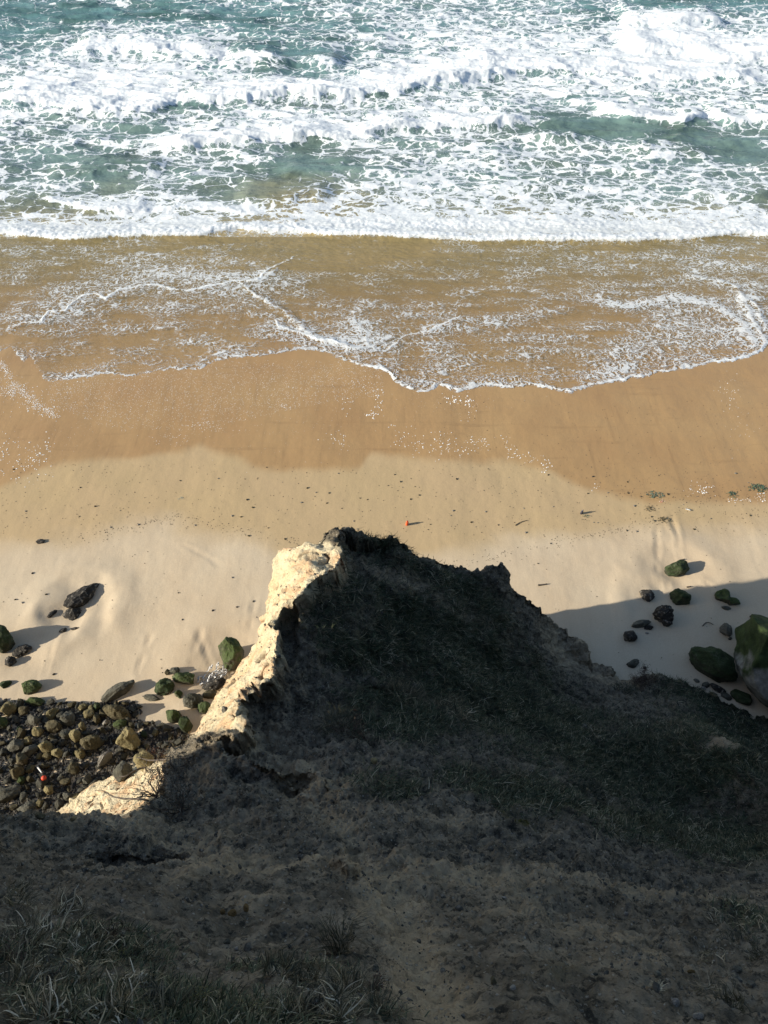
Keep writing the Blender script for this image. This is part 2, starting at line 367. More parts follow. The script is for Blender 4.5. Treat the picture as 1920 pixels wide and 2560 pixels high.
def crest(px, height, wf, wb, thick, tail, noise=.5, hn=.3):
    """a wave crest along a pixel polyline: steep on the shore side, sloping to sea; thick white foam and a tail behind"""
    line = PL(px); xs = [q[0] for q in line]
    yc = interp_line(Xw, line) + noise*(fbm(X*.3, X*0, oct=3, seed=int(px[0][0]+px[0][1]) & 63) + .5*fbm(X*.9, Y*.9, oct=3, seed=61))
    d = Y - yc
    a = min(xs); b = max(xs); L = b-a
    e = ss(a-.05*L-.3, a+.12*L, X)*ss(b+.05*L+.3, b-.12*L, X)
    amp = e*(1+hn*perlin(X*.25, Y*.1, seed=66)*1.5)
    h = .62*height*amp*np.where(d < 0, np.exp(-(d/wf)**2), np.exp(-(d/wb)**2))
    m = perlin(X*.7, Y*.7, seed=70)
    f = e*(1.5*thick*ss(-wf*.9, -wf*.35, d)*ss(tail*(.45+.3*m), 0, d) + .55*thick*ss(-wf*.3, 0, d)*ss(tail*3, 0, d))
    return h, f
crests = [
  (bl_px, .38, .28, 1.2, 1.0, 1.5, .2),
  ([(110, 500), (150, 505), (230, 527), (300, 530), (370, 527)], .35, .35, 1.4, .8, 1.4, .4),
  ([(380, 532), (460, 520), (560, 528), (650, 535)], .15, .3, 1.2, .4, 1.2, .4),
  ([(380, 365), (450, 372), (560, 365), (620, 360), (700, 352), (860, 350), (950, 333), (1060, 325), (1200, 320), (1340, 312)], .75, .7, 2.6, .95, 2.2, .5),
  ([(1500, 285), (1560, 300), (1640, 309), (1700, 316), (1740, 304), (1760, 297)], .75, .6, 2.2, 1.0, 1.5, .3),
  ([(1780, 300), (1830, 312), (1900, 312), (1990, 305)], .8, .8, 2.5, .35, 1.5, .3),
  ([(0, 262), (100, 262), (200, 275), (300, 288), (420, 275), (455, 262)], .8, .8, 3, 1.05, 4, .8),
  ([(430, 262), (480, 262), (560, 262), (620, 258), (720, 248), (860, 250), (1000, 232), (1120, 212), (1300, 185)], 1.0, .9, 3.2, 1.0, 3.5, .8),
  ([(180, 130), (260, 128), (330, 128), (420, 140), (520, 148), (570, 150)], .8, 1.1, 4, .7, 6, .8),
  ([(560, 165), (640, 160), (740, 160), (800, 166), (860, 170)], 1.1, 1.3, 4, .25, 2, .6),
  ([(1560, 62), (1650, 66), (1720, 62), (1800, 62)], 1.0, 1.2, 4.5, .5, 2, .6),
  ([(1560, 130), (1640, 132), (1700, 130), (1800, 150), (1930, 152), (2100, 150)], 1.0, 1.2, 5, 1.15, 7, .9),
  ([(1150, 175), (1300, 180), (1500, 185), (1700, 200), (1920, 205)], .6, 1.0, 4, .6, 5, .9),
  ([(700, 430), (850, 440), (1000, 428)], .25, .8, 1.6, .0, 1, .5),
  ([(130, 440), (260, 428), (400, 430)], .4, .9, 2.0, .05, 1, .5),
  ([(600, 495), (700, 500), (820, 490)], .4, .9, 2.0, .0, 1, .5),
  ([(1740, 490), (1830, 487), (1990, 485)], .35, .6, 1.6, .1, 1, .5),
  ([(1330, 352), (1450, 362), (1600, 372), (1760, 390)], .5, 1.0, 2.6, .05, 1, .6),
]
sea_m = ss(0, 1, Y-near)                               # beyond the breaker
cov = np.where(Y > near, .43 - .07*ss(near+15, near+45, Y), .12) + 0*X
def blob(u, v, ru, rv, amp):
    global cov
    q, a_, b_ = P(u, v), P(u+ru, v), P(u, v-rv)
    rx, ry = abs(a_[0]-q[0]), abs(b_[1]-q[1])
    if v > 594: amp = amp*.62
    cov = cov + amp*np.exp(-(((X-q[0]+1.5*perlin(X*.15, Y*.15, seed=80)*min(rx, 4)*.4)/rx)**2 + ((Y-q[1])/ry)**2))
for b in [(200, 30, 330, 35, -.34), (600, 60, 260, 40, -.30), (760, 150, 130, 35, -.55), (1750, 20, 230, 30, -.42), (1600, 30, 110, 25, -.35), (1880, 85, 100, 22, -.45),
          (330, 45, 150, 20, -.2), (60, 90, 120, 25, -.25), (560, 130, 120, 20, -.3), (700, 190, 120, 20, -.55), (480, 262, 60, 22, -.75), (1530, 335, 160, 28, -.50), (1780, 350, 150, 30, -.55), (1900, 395, 120, 24, -.5), (1420, 320, 120, 16, -.45), (1370, 295, 90, 22, -.35),
          (760, 430, 130, 45, -.52), (740, 400, 70, 24, -.3), (650, 485, 120, 28, -.55), (330, 410, 100, 24, -.45), (230, 450, 110, 28, -.35), (140, 400, 120, 25, -.3), (60, 530, 120, 28, -.45), (200, 490, 120, 18, -.3), (640, 552, 90, 14, -.9), (1900, 492, 110, 14, -.45), (380, 320, 100, 16, -.3),
          (1150, 60, 400, 60, .18), (1050, 110, 250, 50, .1), (1700, 150, 300, 50, .35), (250, 200, 350, 60, .3), (1500, 220, 400, 40, .22), (900, 200, 300, 30, .2), (1250, 400, 350, 35, .10), (1200, 500, 500, 40, .18), (1500, 560, 500, 18, .28), (900, 560, 260, 16, .2), (250, 575, 240, 14, .22), (1000, 470, 300, 25, .06), (1200, 560, 300, 20, .2), (620, 300, 250, 30, .1), (480, 545, 200, 14, .15),
          (120, 700, 200, 60, -.02), (420, 690, 150, 30, .42), (330, 655, 110, 22, .15), (500, 650, 80, 25, .15), (620, 690, 60, 12, .3), (60, 650, 110, 40, .12), (90, 600, 120, 20, .1), (560, 600, 180, 15, -.05), (850, 650, 200, 50, -.16), (760, 620, 120, 25, -.2), (980, 610, 100, 20, -.1), (915, 840, 50, 45, .45), (1290, 680, 300, 30, .05), (1450, 740, 200, 30, .10), (1780, 820, 120, 55, .38), (1620, 870, 180, 40, .32), (1540, 930, 55, 22, .65), (1250, 810, 150, 35, .2), (1120, 900, 100, 35, .18), (1200, 900, 300, 40, .08), (1640, 640, 250, 40, .12), (1840, 690, 100, 60, .2), (1480, 830, 130, 30, -.02), (1050, 960, 45, 12, .3),
          (500, 800, 230, 60, .06), (300, 860, 300, 25, -.03), (210, 760, 40, 50, .2), (150, 780, 60, 30, .15), (30, 930, 40, 40, .3), (700, 745, 70, 15, .15)]:
    blob(*b)
H = np.zeros_like(X)
for c in crests:
    h, f = crest(c[0], c[1], c[2], c[3], c[4], c[5], c[6]); H = np.maximum(H, h) if c[0] is not bl_px else H+h; cov = cov + f
# swash lines: thin foam threads and bores
def thread(px, wd, amp, h=.03, wig=.25, side=1.2):
    global cov, H
    line = PL(px); xx = X + wig*fbm(X*.9, Y*.9, oct=3, seed=90); y2 = Y + wig*fbm(X*.9+9, Y*.9, oct=3, seed=91) + .05*perlin(X*5, Y*5, seed=92)
    d, t_ = seg_dist(xx, y2, line); m = .65 + .7*perlin(X*.8, Y*.8, seed=95)
    e = np.minimum(1, 8*np.minimum(t_, 1-t_)+.25)
    cov = cov + amp*e*np.exp(-(d/(wd*(.35+np.clip(m, 0, 1.3))))**2) + .18*amp*e*np.exp(-(d/side))
    H = H + h*e*np.exp(-(d/(wd*1.5))**2)
thread([(0, 826), (60, 806), (112, 803), (118, 780), (158, 780), (182, 758), (212, 736), (242, 732), (265, 748), (300, 724), (370, 712), (470, 727), (540, 715), (592, 702), (640, 702), (672, 672), (745, 640)], .07, 1.0, .03)
thread([(592, 702), (660, 752), (700, 772), (760, 822), (810, 850), (870, 868), (930, 872)], .13, .40, .05)
thread([(683, 800), (700, 818), (752, 830), (800, 850), (850, 858), (890, 866)], .06, 1.0, .03)
thread([(955, 885), (1010, 842), (1080, 826), (1130, 800), (1160, 790)], .05, .8, .03)
thread([(885, 770), (892, 800), (915, 838), (925, 862), (950, 880)], .10, .45, .015, .5)
thread([(1900, 870), (1850, 810), (1790, 765), (1700, 745), (1560, 765), (1500, 755)], .3, .5, .03)
thread([(1920, 870), (1880, 800), (1840, 720), (1790, 700), (1700, 690)], .16, .45, .04)
thread([(1920, 830), (1885, 760), (1860, 742), (1900, 745)], .15, .6, .05)
thread([(700, 668), (676, 684), (650, 700), (620, 702)], .14, .35, .04, .4)
# the lip itself
lipd = np.abs(dl)
lipmod = .5+.5*ss(-.3, .5, perlin(X*.3, Y*.3, seed=97)) 
strong = ss(P(890, 900)[0]-.5, P(960, 900)[0], X)*.55+.45
strong = strong*(1-.75*ss(P(215, 900)[0], P(100, 900)[0], X))
cov = cov + 1.35*strong*lipmod*np.exp(-((dl-.06)/.075)**2) + .15*strong*np.exp(-np.clip(dl, 0, 99)/.9)*(dl > 0)
H = H + .035*np.exp(-((dl-.15)/.15)**2)*strong
# chop
chop = .16*fbm(X*.22, Y*.5, oct=5, seed=50) + .05*fbm(X*.9, Y*1.6, oct=4, seed=55)
rid = (1-np.abs(fbm(X*.10, Y*.33, oct=4, seed=57))*2.2)
Zs = .02 + H + sea_m*(chop + .30*np.clip(rid, 0, 1)**2*ss(2, 14, Y-near))
Zs = Zs + (1-sea_m)*(.012*fbm(X*1.2, Y*1.8, oct=3, seed=58)+.012)*ss(0, .4, dl)
Zs = Zs + .055*ss(.75, 1.3, cov)*ss(0, .3, np.abs(dl))*(fbm(X*3, Y*3, oct=3, seed=59)+.5)*np.where(Y > near-1, 1, .2)
Zs = np.where(ins, Zs, .1)
Zs = Zs - .02*ss(.15, -.05, dl)
cov = np.where(ins, cov + .10*fbm(X*.12, Y*.3, oct=4, seed=62)*2*sea_m + .1*fbm(X*.5, Y*.5, oct=3, seed=63)*(1-sea_m), .5)
finem = 1 - ss(near-1.5, near+4, Y)
dep = np.clip(.10 + .15*ss(0, 3, dl) + .52*ss(3, near-31, Y-31.0) , 0, 1)
dep = dep * ss(-.02, .12, dl); dep = np.where(Y > near, 1, dep)
far = ss(near-1, near+8, Y + 5*fbm(X*.1, Y*.15, oct=3, seed=64))*.85 + .15*ss(near+8, near+40, Y)
keepf = (dl[:-1, :-1] > -.05) | (dl[1:, 1:] > -.05)
sea = mesh_np('sea_water', np.stack([X, Y, Zs], -1).reshape(-1, 3), grid_faces(*X.shape, keep=keepf), M['sea'], dict(cov=cov, fine=finem, depth=dep, far=far))
tag(sea, kind='structure')

#==================================================================== CLIFF
ctrl_px = [  # (u, v, z): what the photo's surface shows there, with the height it stands at
 # spur: left rim of the lit strip
 (692, 1378, 8.1), (672, 1450, 7.6), (655, 1520, 7.2), (640, 1600, 7.0), (565, 1690, 6.4), (520, 1780, 6.8), (490, 1840, 7.6),
 # crest where light turns to shade
 (840, 1328, 8.7), (800, 1352, 8.9), (830, 1420, 9.3), (785, 1480, 9.4), (705, 1525, 9.2), (695, 1600, 9.3), (715, 1650, 9.5), (690, 1710, 9.6), (600, 1745, 9.6), (570, 1800, 9.8), (560, 1850, 10.1), (480, 1850, 9.3),
 # right slope of the spur
 (960, 1352, 7.7), (1060, 1385, 6.7), (1150, 1410, 5.8), (1270, 1430, 4.8), (1290, 1475, 4.2), (1350, 1515, 3.0), (1390, 1565, 1.7),
 (1000, 1450, 7.6), (1200, 1480, 5.4), (960, 1540, 7.9), (1200, 1560, 5.0), (1330, 1600, 2.9), (1450, 1660, .9),
 (860, 1640, 8.5), (1050, 1640, 6.8), (1300, 1680, 3.6), (1480, 1720, 1.3), (1560, 1695, .5), (1640, 1690, .7), (1740, 1730, .6), (1850, 1775, .3), (1925, 1795, .1),
 (700, 1760, 9.7), (850, 1760, 8.9), (1050, 1760, 7.5), (1300, 1780, 5.0), (1550, 1800, 3.0), (1800, 1830, 1.8), (1920, 1850, 1.2),
 (560, 1900, 10.6), (700, 1880, 10.3), (900, 1880, 9.9), (1150, 1880, 8.6), (1400, 1900, 6.6), (1700, 1920, 4.4), (1920, 1940, 3.2),
 (440, 1960, 10.5), (430, 2030, 11.2), (560, 2060, 12.0), (700, 2030, 12.0), (960, 2030, 12.0), (1200, 2030, 10.8), (1500, 2060, 9.3), (1900, 2080, 6.3),
 # the near shelf, its dark hollow, gully and foreground
 (0, 2036, 11.6), (100, 2036, 11.8), (200, 2034, 12.0), (330, 2040, 12.2), (500, 2110, 13.2), (100, 2120, 13.2), (300, 2100, 13.0), (330, 2160, 13.5), (180, 2160, 13.9), (420, 2160, 13.9),
 (300, 2205, 15.6), (500, 2180, 15.2), (700, 2130, 13.6), (870, 2180, 14.6), (1000, 2150, 13.9), (1000, 2250, 15.4), (1060, 2360, 16.8), (1100, 2480, 18.4),
 (0, 2200, 16.2), (0, 2300, 18.4), (150, 2320, 18.4), (400, 2300, 17.2), (650, 2300, 16.9), (850, 2300, 16.6), (800, 2420, 18.6), (500, 2420, 18.4), (600, 2360, 17.4), (200, 2450, 19.8), (300, 2550, 20.5), (650, 2550, 20.3), (950, 2550, 20.0),
 (1300, 2150, 12.8), (1300, 2300, 15.8), (1300, 2480, 18.6), (1600, 2200, 12.0), (1600, 2350, 15.5), (1600, 2520, 18.4), (1900, 2250, 11.5), (1880, 2380, 15.3), (1900, 2540, 17.9),
]
ctrl = [P(*c) for c in ctrl_px]
yt = lambda x: 6.1 + .24*x
for x in (-13.5, -17, -22, -30, -40):
    ctrl += [np.array([x, yt(x)-.5, 23.0]), np.array([x, yt(x)-5, 23.4]), np.array([x, yt(x)-14, 23.6])]
ctrl += [np.array(a) for a in [(-10, 3.0, 19.5), (-7.5, 1.0, 21.0), (-5.5, 2.2, 18.0), (-4, -1, 22.0), (-4, -5, 23.2), (0, -1.2, 22.3), (0, -4, 23.2), (4, -1.2, 21.5), (5, -5, 23.2),
         (10, 8, 5.5), (12, 5, 11), (16, 8, 4.5), (16, 11.6, .2), (22, 10.5, .1), (22, 5, 9), (12, 0, 19), (16, -4, 22), (24, -3, 21), (32, 9, 0.2), (32, 3, 10), (32, -5, 22), (42, 8, 0), (42, -6, 22), (10, -6, 23), (24, -10, 23.5),
         (10, -18, 23.6), (-8, -18, 23.6), (30, -20, 23.6), (-9.5, 4.6, 11.5), (-12.5, 4.0, 14.5)]]
ctrl = np.array(ctrl)
def tps_fit(Q, lam=.002):
    n = len(Q); d = np.hypot(Q[:, None, 0]-Q[None, :, 0], Q[:, None, 1]-Q[None, :, 1])
    K = np.where(d > 0, d*d*np.log(d+1e-12), 0) + lam*np.eye(n)
    A = np.zeros((n+3, n+3)); A[:n, :n] = K; A[:n, n] = 1; A[:n, n+1:] = Q[:, :2]; A[n, :n] = 1; A[n+1:, :n] = Q[:, :2].T
    return np.linalg.solve(A, np.concatenate([Q[:, 2], [0, 0, 0]]))
def tps_eval(Q, wts, x, y):
    s = wts[-3] + wts[-2]*x + wts[-1]*y
    for q, wt in zip(Q, wts):
        d2 = (x-q[0])**2 + (y-q[1])**2; s = s + wt*.5*d2*np.log(d2+1e-12)
    return s
wts = tps_fit(ctrl)
brink = [np.array([-60, -8]), np.array([-40, yt(-40)]), np.array([-20, yt(-20)]), np.array([-14, yt(-14)]), np.array([-11, 4.7])] + \
  [P(0, 2036, 11.6), P(100, 2036, 11.8), P(200, 2034, 12.0), P(330, 2038, 12.2), P(400, 1975, 10.5), P(425, 1925, 9.9), P(430, 1880, 9.2),
   P(490, 1840, 7.6), P(520, 1780, 6.8), P(565, 1690, 6.4), P(638, 1600, 7.0), P(655, 1520, 7.2), P(672, 1450, 7.6), P(692, 1375, 8.1), P(760, 1352, 8.7), P(800, 1348, 8.9), P(838, 1325, 8.7),
   P(900, 1340, 8.2), P(960, 1350, 7.7), P(1060, 1383, 6.7), P(1150, 1408, 5.8), P(1200, 1425, 5.3), P(1272, 1428, 4.8), P(1285, 1475, 4.2), P(1350, 1512, 3.0), P(1392, 1562, 1.7),
   P(1450, 1640, .9), P(1510, 1695, .5), P(1640, 1688, .6), P(1740, 1725, .5), P(1850, 1770, .2), P(1925, 1790, .05)] + \
  [np.array([18, 11.4]), np.array([30, 9.5]), np.array([60, 8])] + [np.array([60, -60]), np.array([-60, -60])]
rows = np.concatenate([[-60, -40, -25, -15, -9, -5, -3, -2], np.arange(-1.4, 0, .1), np.arange(0, 5, .018), np.arange(5, 9, .025), np.arange(9, 15.6, .032), [16, 18]])
ncol = 760
tc = np.linspace(-1, 1, ncol); tc = np.sign(tc)*np.abs(tc)**1.0
xo = np.array([1.03, 1.08, 1.15, 1.3, 1.5, 1.8, 2.4, 3.5])
TT, Y = np.meshgrid(tc, rows)
W = 3.2 + 1.0*np.clip(Y, 0, 13)
Xm = TT*W
Xr = W[:, :1] + (60-W[:, :1])*np.linspace(0, 1, 26)[None, 1:]**1.6
X = np.concatenate([-Xr[:, ::-1], Xm, Xr], 1); Y = np.repeat(rows[:, None], X.shape[1], 1)
ragx = X + .28*fbm(X*.9, Y*.9, oct=4, seed=101, gain=.6); ragy = Y + .28*fbm(X*.9, Y*.9, oct=4, seed=103, gain=.6)
Tt = tps_eval(ctrl, wts, X, Y)
Tt = np.clip(Tt, -.5, 23.8)
bd, _ = seg_dist(ragx, ragy, brink); ind = inside(ragx, ragy, brink)
dout = np.where(ind, 0, bd)
kw = 7.0
Zc = Tt - kw*dout - .25*ss(.0, .2, dout)
crestl = [P(*q) for q in [(486, 1850, 9.6), (560, 1862, 10), (618, 1840, 10), (596, 1790, 9.8), (608, 1745, 9.6), (690, 1700, 9.6), (705, 1643, 9.5), (690, 1597, 9.3), (672, 1553, 9.2), (690, 1533, 9.2), (738, 1515, 9.3), (768, 1480, 9.4), (845, 1422, 9.3), (850, 1385, 9.1), (852, 1335, 8.7)]]
cpoly = crestl + [np.array([9, 17.]), np.array([12, 5.]), np.array([0, 4.5])]
cd_, _ = seg_dist(ragx, ragy, crestl); cin = inside(ragx, ragy, cpoly)
Zc = Zc - np.where(cin & ind, .8*ss(0, .16, cd_)*np.exp(-(cd_/1.7)**2), 0) + .18*np.exp(-(cd_/.25)**2)
# low apron of yellow talus under the left side of the spur
B_ctrl = [P(140, 2030, 2.4), P(165, 2000, 2.2), P(230, 1962, 2.6), P(290, 1938, 3.2), P(345, 1915, 4.0), P(400, 1885, 5.2), P(250, 2020, 4.6), P(330, 1990, 5.4), P(400, 1950, 6.8), P(430, 2000, 8.5), P(380, 2040, 8.0)]
B_poly = [P(100, 2080, 2.6), P(140, 2030, 2.4), P(165, 2000, 2.2), P(230, 1962, 2.6), P(290, 1938, 3.2), P(345, 1915, 4.0), P(392, 1893, 4.8), P(425, 1935, 7), P(440, 2020, 9), P(400, 2100, 9)]
bq = np.array(B_ctrl); bw = tps_fit(bq, .05)
Bz = tps_eval(bq, bw, X, Y); bdd, _ = seg_dist(ragx, ragy, B_poly+[B_poly[0]]); bin_ = inside(ragx, ragy, B_poly)
Bz = np.where(bin_, np.clip(Bz, 0, 9), np.clip(Bz, 0, 9) - 3.2*bdd)
# pale outcrop at the foot of the right slope
Cz = np.full(X.shape, -5.)
for (u, v, z, rx, ry) in [(1425, 1600, 1.5, .75, .45), (1455, 1630, 1.2, .5, .4), (1480, 1665, .8, .9, .4), (1400, 1575, 1.7, .5, .4), (1540, 1705, .6, 1.0, .4)]:
    q = P(u, v, z); d = np.sqrt(((X-q[0])/rx)**2 + ((Y-q[1])/ry)**2) + .25*fbm(X*1.5, Y*1.5, oct=3, seed=107); Cz = np.maximum(Cz, z*(1-ss(.75, 1.25, d)) - .2)
# ragged lump on the front rim, and crumbling blocks along the crest
def lump(u, v, z, r, h, pw=4):
    global Zc
    q = P(u, v, z); d = np.hypot(ragx-q[0], ragy-q[1])/r; Zc = np.where(ind | (dout < .15), Zc + h*np.exp(-d**pw), Zc)
lump(1245, 1450, 5.0, .5, .32, 8); lump(1000, 1365, 7.4, .5, .3); lump(870, 2170, 14.6, .16, .55); lump(1180, 1440, 5.6, .5, .15)
# dark hollow under the near shelf
def dent(u, v, z, rx, ry, dp):
    global Zc
    q = P(u, v, z); d = np.sqrt(((ragx-q[0])/rx)**2+((ragy-q[1])/ry)**2); Zc = Zc - dp*np.exp(-d**4)
dent(270, 2155, 13.1, .5, .12, .28); dent(420, 2160, 13.4, .4, .12, .2); dent(730, 1950, 10.6, .35, .25, .5); dent(950, 1700, 8.3, .3, .2, .3)
def ledge(pts, h, wd=.35):
    global Zc
    line = [P(*q) for q in pts]; d_, t__ = seg_dist(ragx, ragy, line); yl = interp_line(ragx, line); e = ss(0, .15, t__)*ss(1, .85, t__)
    Zc = Zc - h*e*ss(0, .07, ragy-yl)*np.exp(-(d_/wd)**2)
ledge([(150, 2130, 13.6), (300, 2135, 13.4), (450, 2150, 14), (540, 2140, 14)], .3); ledge([(470, 2185, 15.2), (560, 2165, 14.8), (760, 2156, 14.3), (980, 2168, 14.2)], .28); ledge([(1000, 2135, 13.6), (1150, 2175, 13.4), (1450, 2295, 15.2), (1600, 2335, 15.6)], .2)
ledge([(1330, 2175, 12.8), (1500, 2220, 12.6), (1900, 2262, 12)], .25); ledge([(560, 1940, 10.8), (700, 1985, 11.4), (850, 2010, 11.8)], .25)
# gullies down the slope (world-space channels)
def gully(pts, wd, dp):
    global Zc
    d, _ = seg_dist(X+.2*perlin(X, Y, seed=111), Y, [P(*q) for q in pts]); Zc = Zc - dp*np.exp(-(d/wd)**2)*ind
gully([(900, 2130, 13.5), (1000, 2200, 14.6), (1050, 2330, 16.5), (1120, 2520, 18.8)], .30, .30)
gully([(560, 1900, 10.6), (700, 1960, 11), (800, 2040, 12)], .35, .25)
gully([(1400, 2300, 15), (1450, 2420, 17), (1500, 2550, 18.6)], .28, .3)
gully([(850, 1640, 8.5), (1100, 1700, 6.7), (1350, 1850, 5.8)], .5, .3)
gully([(1000, 1500, 7.6), (1250, 1650, 4.6), (1450, 1750, 2.2)], .5, .25)
gully([(1450, 2180, 12), (1250, 2080, 12)], .3, .2)
Zf = np.maximum(np.maximum(Zc, Bz), Cz)
isB = (Bz > Zc)
Zf = np.maximum(Zf, -1.0)
# normals then lumpy 3D displacement
def nrm(X, Y, Z):
    a = np.stack([np.gradient(X, axis=1), np.gradient(Y, axis=1), np.gradient(Z, axis=1)], -1)
    b = np.stack([np.gradient(X, axis=0), np.gradient(Y, axis=0), np.gradient(Z, axis=0)], -1)
    n = np.cross(a, b); return n/(np.linalg.norm(n, axis=-1, keepdims=True)+1e-9)
Nn = nrm(X, Y, Zf); steep = 1-Nn[..., 2]
Q = np.stack([X, Y, Zf], -1)
big = fbm(X*.7, Y*.7, Zf*.5, oct=4, seed=120)
mid = fbm(X*2.6, Y*2.6, Zf*2.2, oct=4, seed=125, gain=.6)
ridge = 1-np.abs(fbm(X*1.4, Y*1.4, Zf*1.2, oct=3, seed=131))*3
fin = fbm(X*9, Y*9, Zf*9, oct=3, seed=137, gain=.6)
dist_c = np.sqrt(X**2+Y**2+(CAM_H-Zf)**2)
amp = np.clip(dist_c/12, .35, 1.2); amp2 = np.clip(dist_c/12, .6, 1.2)
fin2 = fbm(X*23, Y*23, Zf*23, oct=2, seed=139)*ss(14, 8, dist_c)

# pits and knobs on the lit face
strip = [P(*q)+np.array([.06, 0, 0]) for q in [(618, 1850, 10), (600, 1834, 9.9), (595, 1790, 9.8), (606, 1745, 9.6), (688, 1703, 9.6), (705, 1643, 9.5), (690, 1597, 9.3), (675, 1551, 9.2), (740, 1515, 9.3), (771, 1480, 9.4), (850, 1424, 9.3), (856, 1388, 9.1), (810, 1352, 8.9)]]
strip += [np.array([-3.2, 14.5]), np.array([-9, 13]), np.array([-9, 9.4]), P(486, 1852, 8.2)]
sd_, _ = seg_dist(ragx, ragy, strip+[strip[0]]); yelm = ss(-.12, .12, np.where(inside(ragx, ragy, strip), sd_, -sd_))  # clay colour ends at the crest, sharpening the edge of sunlight in paint
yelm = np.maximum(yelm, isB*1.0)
fis = perlin(X*.9+.3*Zf*.2, Y*1.5, Zf*.22, seed=151) + .12*mid; fis = np.exp(-(fis/.035)**2)*ss(.0, .25, perlin(X*.6, Y*.6, Zf*.4, seed=153)+.1)*yelm
mid = mid*(1-yelm*(.5+.2*ss(11, 9, Y)))
disp = .018*fin2*(1-yelm) - .05*fis + amp2*(.12*mid + .09*fin*(1-.7*yelm)) + amp*(.22*big + .09*mid - .05*np.clip(ridge, 0, 1)) 
knob = np.clip(fbm(X*2.2, Y*2.2, Zf*1.4, oct=2, seed=141), 0, 1)
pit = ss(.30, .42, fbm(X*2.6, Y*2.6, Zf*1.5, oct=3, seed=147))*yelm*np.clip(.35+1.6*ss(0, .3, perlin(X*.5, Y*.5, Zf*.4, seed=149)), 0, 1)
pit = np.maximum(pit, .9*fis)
disp = disp - .22*pit
disp = disp + yelm*(.04*mid - .16*np.clip(fbm(X*1.7, Y*1.7, Zf*1.3, oct=2, seed=143)-.22, 0, 1) + 0*fin)
offm = ss(62, 30, np.abs(X))*ss(-14, -3, Y)
Q = Q + Nn*(disp*offm)[..., None]
def wblob(pts, x, y):
    s = np.zeros_like(x)
    for (u, v, z, ru, rv, a) in pts:
        q, e1, e2 = P(u, v, z), P(u+ru, v, z), P(u, v-rv, z)
        s = np.maximum(s, a*np.exp(-(((x-q[0])/(e1[0]-q[0]))**2 + ((y-q[1])/(e2[1]-q[1]))**2)**1.5))
    return s
wn = .5*fbm(X*1.1, Y*1.1, oct=4, seed=150)
pale = wblob([(950, 2180, 14.5, 140, 60, 1.0), (1040, 2330, 16.5, 90, 120, 1.0), (1110, 2470, 18.4, 90, 110, .9), (600, 2170, 14.5, 60, 50, 1.), (480, 2080, 12.5, 120, 40, .6), (300, 2050, 12, 160, 30, .7), (1200, 2200, 13.5, 200, 60, .8), (760, 2180, 14, 120, 30, .6), (620, 2260, 16, 100, 30, .4),
              (650, 1830, 10, 70, 80, .7), (800, 1950, 11, 130, 50, .8), (560, 2140, 14, 120, 45, .9), (980, 2260, 15.6, 90, 120, 1.1), (1300, 2200, 14, 180, 50, .7), (1350, 2300, 15, 200, 70, .55), (1800, 1880, 4., 70, 30, 1.0), (1620, 2240, 12.5, 180, 35, .65), (750, 1930, 10.8, 60, 80, .8), (850, 2020, 12, 120, 40, .6), (1150, 1500, 6.2, 90, 30, .35), (1000, 1430, 7.6, 100, 25, .5), (1430, 1610, 1.5, 80, 60, 1.), (1530, 1700, .6, 90, 25, .8), (620, 1850, 10, 90, 60, .35), (1100, 2030, 11.6, 150, 40, .55), (1850, 2210, 11, 100, 30, .6), (1500, 2400, 17, 200, 60, .3)], X, Y)
pale = np.clip(pale*1.25*(1+1.5*wn), 0, 1)
pathm = np.zeros_like(X)  # sandy paths, plus ledge crests painted pale as if catching light
for pts, wd, am in [([(160, 2040, 12), (330, 2048, 12.2), (450, 2090, 13), (540, 2112, 13.3), (585, 2150, 14.2)], .16, .8), ([(470, 2190, 15.2), (560, 2168, 14.8), (640, 2168, 14.6), (760, 2160, 14.3), (870, 2150, 14.1), (980, 2172, 14.2)], .13, 1.),
      ([(890, 2130, 13.6), (940, 2200, 14.9), (985, 2290, 16), (1030, 2370, 17), (1080, 2460, 18.2), (1140, 2560, 19.6)], .26, 1.3), ([(640, 1800, 9.7), (690, 1890, 10.4), (740, 1960, 11), (830, 2040, 12), (900, 2110, 13.2)], .22, .9),
      ([(1000, 2140, 13.6), (1150, 2180, 13.4), (1300, 2235, 14.2), (1450, 2300, 15.2), (1600, 2340, 15.6)], .20, .75), ([(1330, 2180, 12.8), (1500, 2225, 12.6), (1700, 2232, 12), (1900, 2270, 12)], .16, .8), ([(560, 1760, 9.9), (620, 1800, 10), (560, 1880, 10.4), (480, 1930, 10.5)], .25, .6)]:
    d_, t__ = seg_dist(ragx+.25*(ragx-X), ragy+.25*(ragy-Y), [P(*q) for q in pts]); pathm = np.maximum(pathm, am*np.exp(-(d_/wd)**2.5))
pale = np.clip(np.maximum(pale, pathm), 0, 1)
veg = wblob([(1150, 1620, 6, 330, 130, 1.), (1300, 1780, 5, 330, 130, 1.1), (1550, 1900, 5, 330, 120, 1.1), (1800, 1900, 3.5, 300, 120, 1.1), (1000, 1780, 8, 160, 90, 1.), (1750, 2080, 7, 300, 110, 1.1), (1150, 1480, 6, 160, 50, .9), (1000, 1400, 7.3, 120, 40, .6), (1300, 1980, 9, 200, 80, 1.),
             (1880, 2300, 13, 90, 90, .8), (100, 2380, 19, 230, 110, .9), (250, 2500, 20, 300, 70, 1.), (700, 2530, 20, 300, 70, 1.), (700, 2420, 18.3, 150, 40, .7), (950, 1950, 10.9, 150, 50, .7), (900, 1600, 8.3, 120, 60, .6)], X, Y)
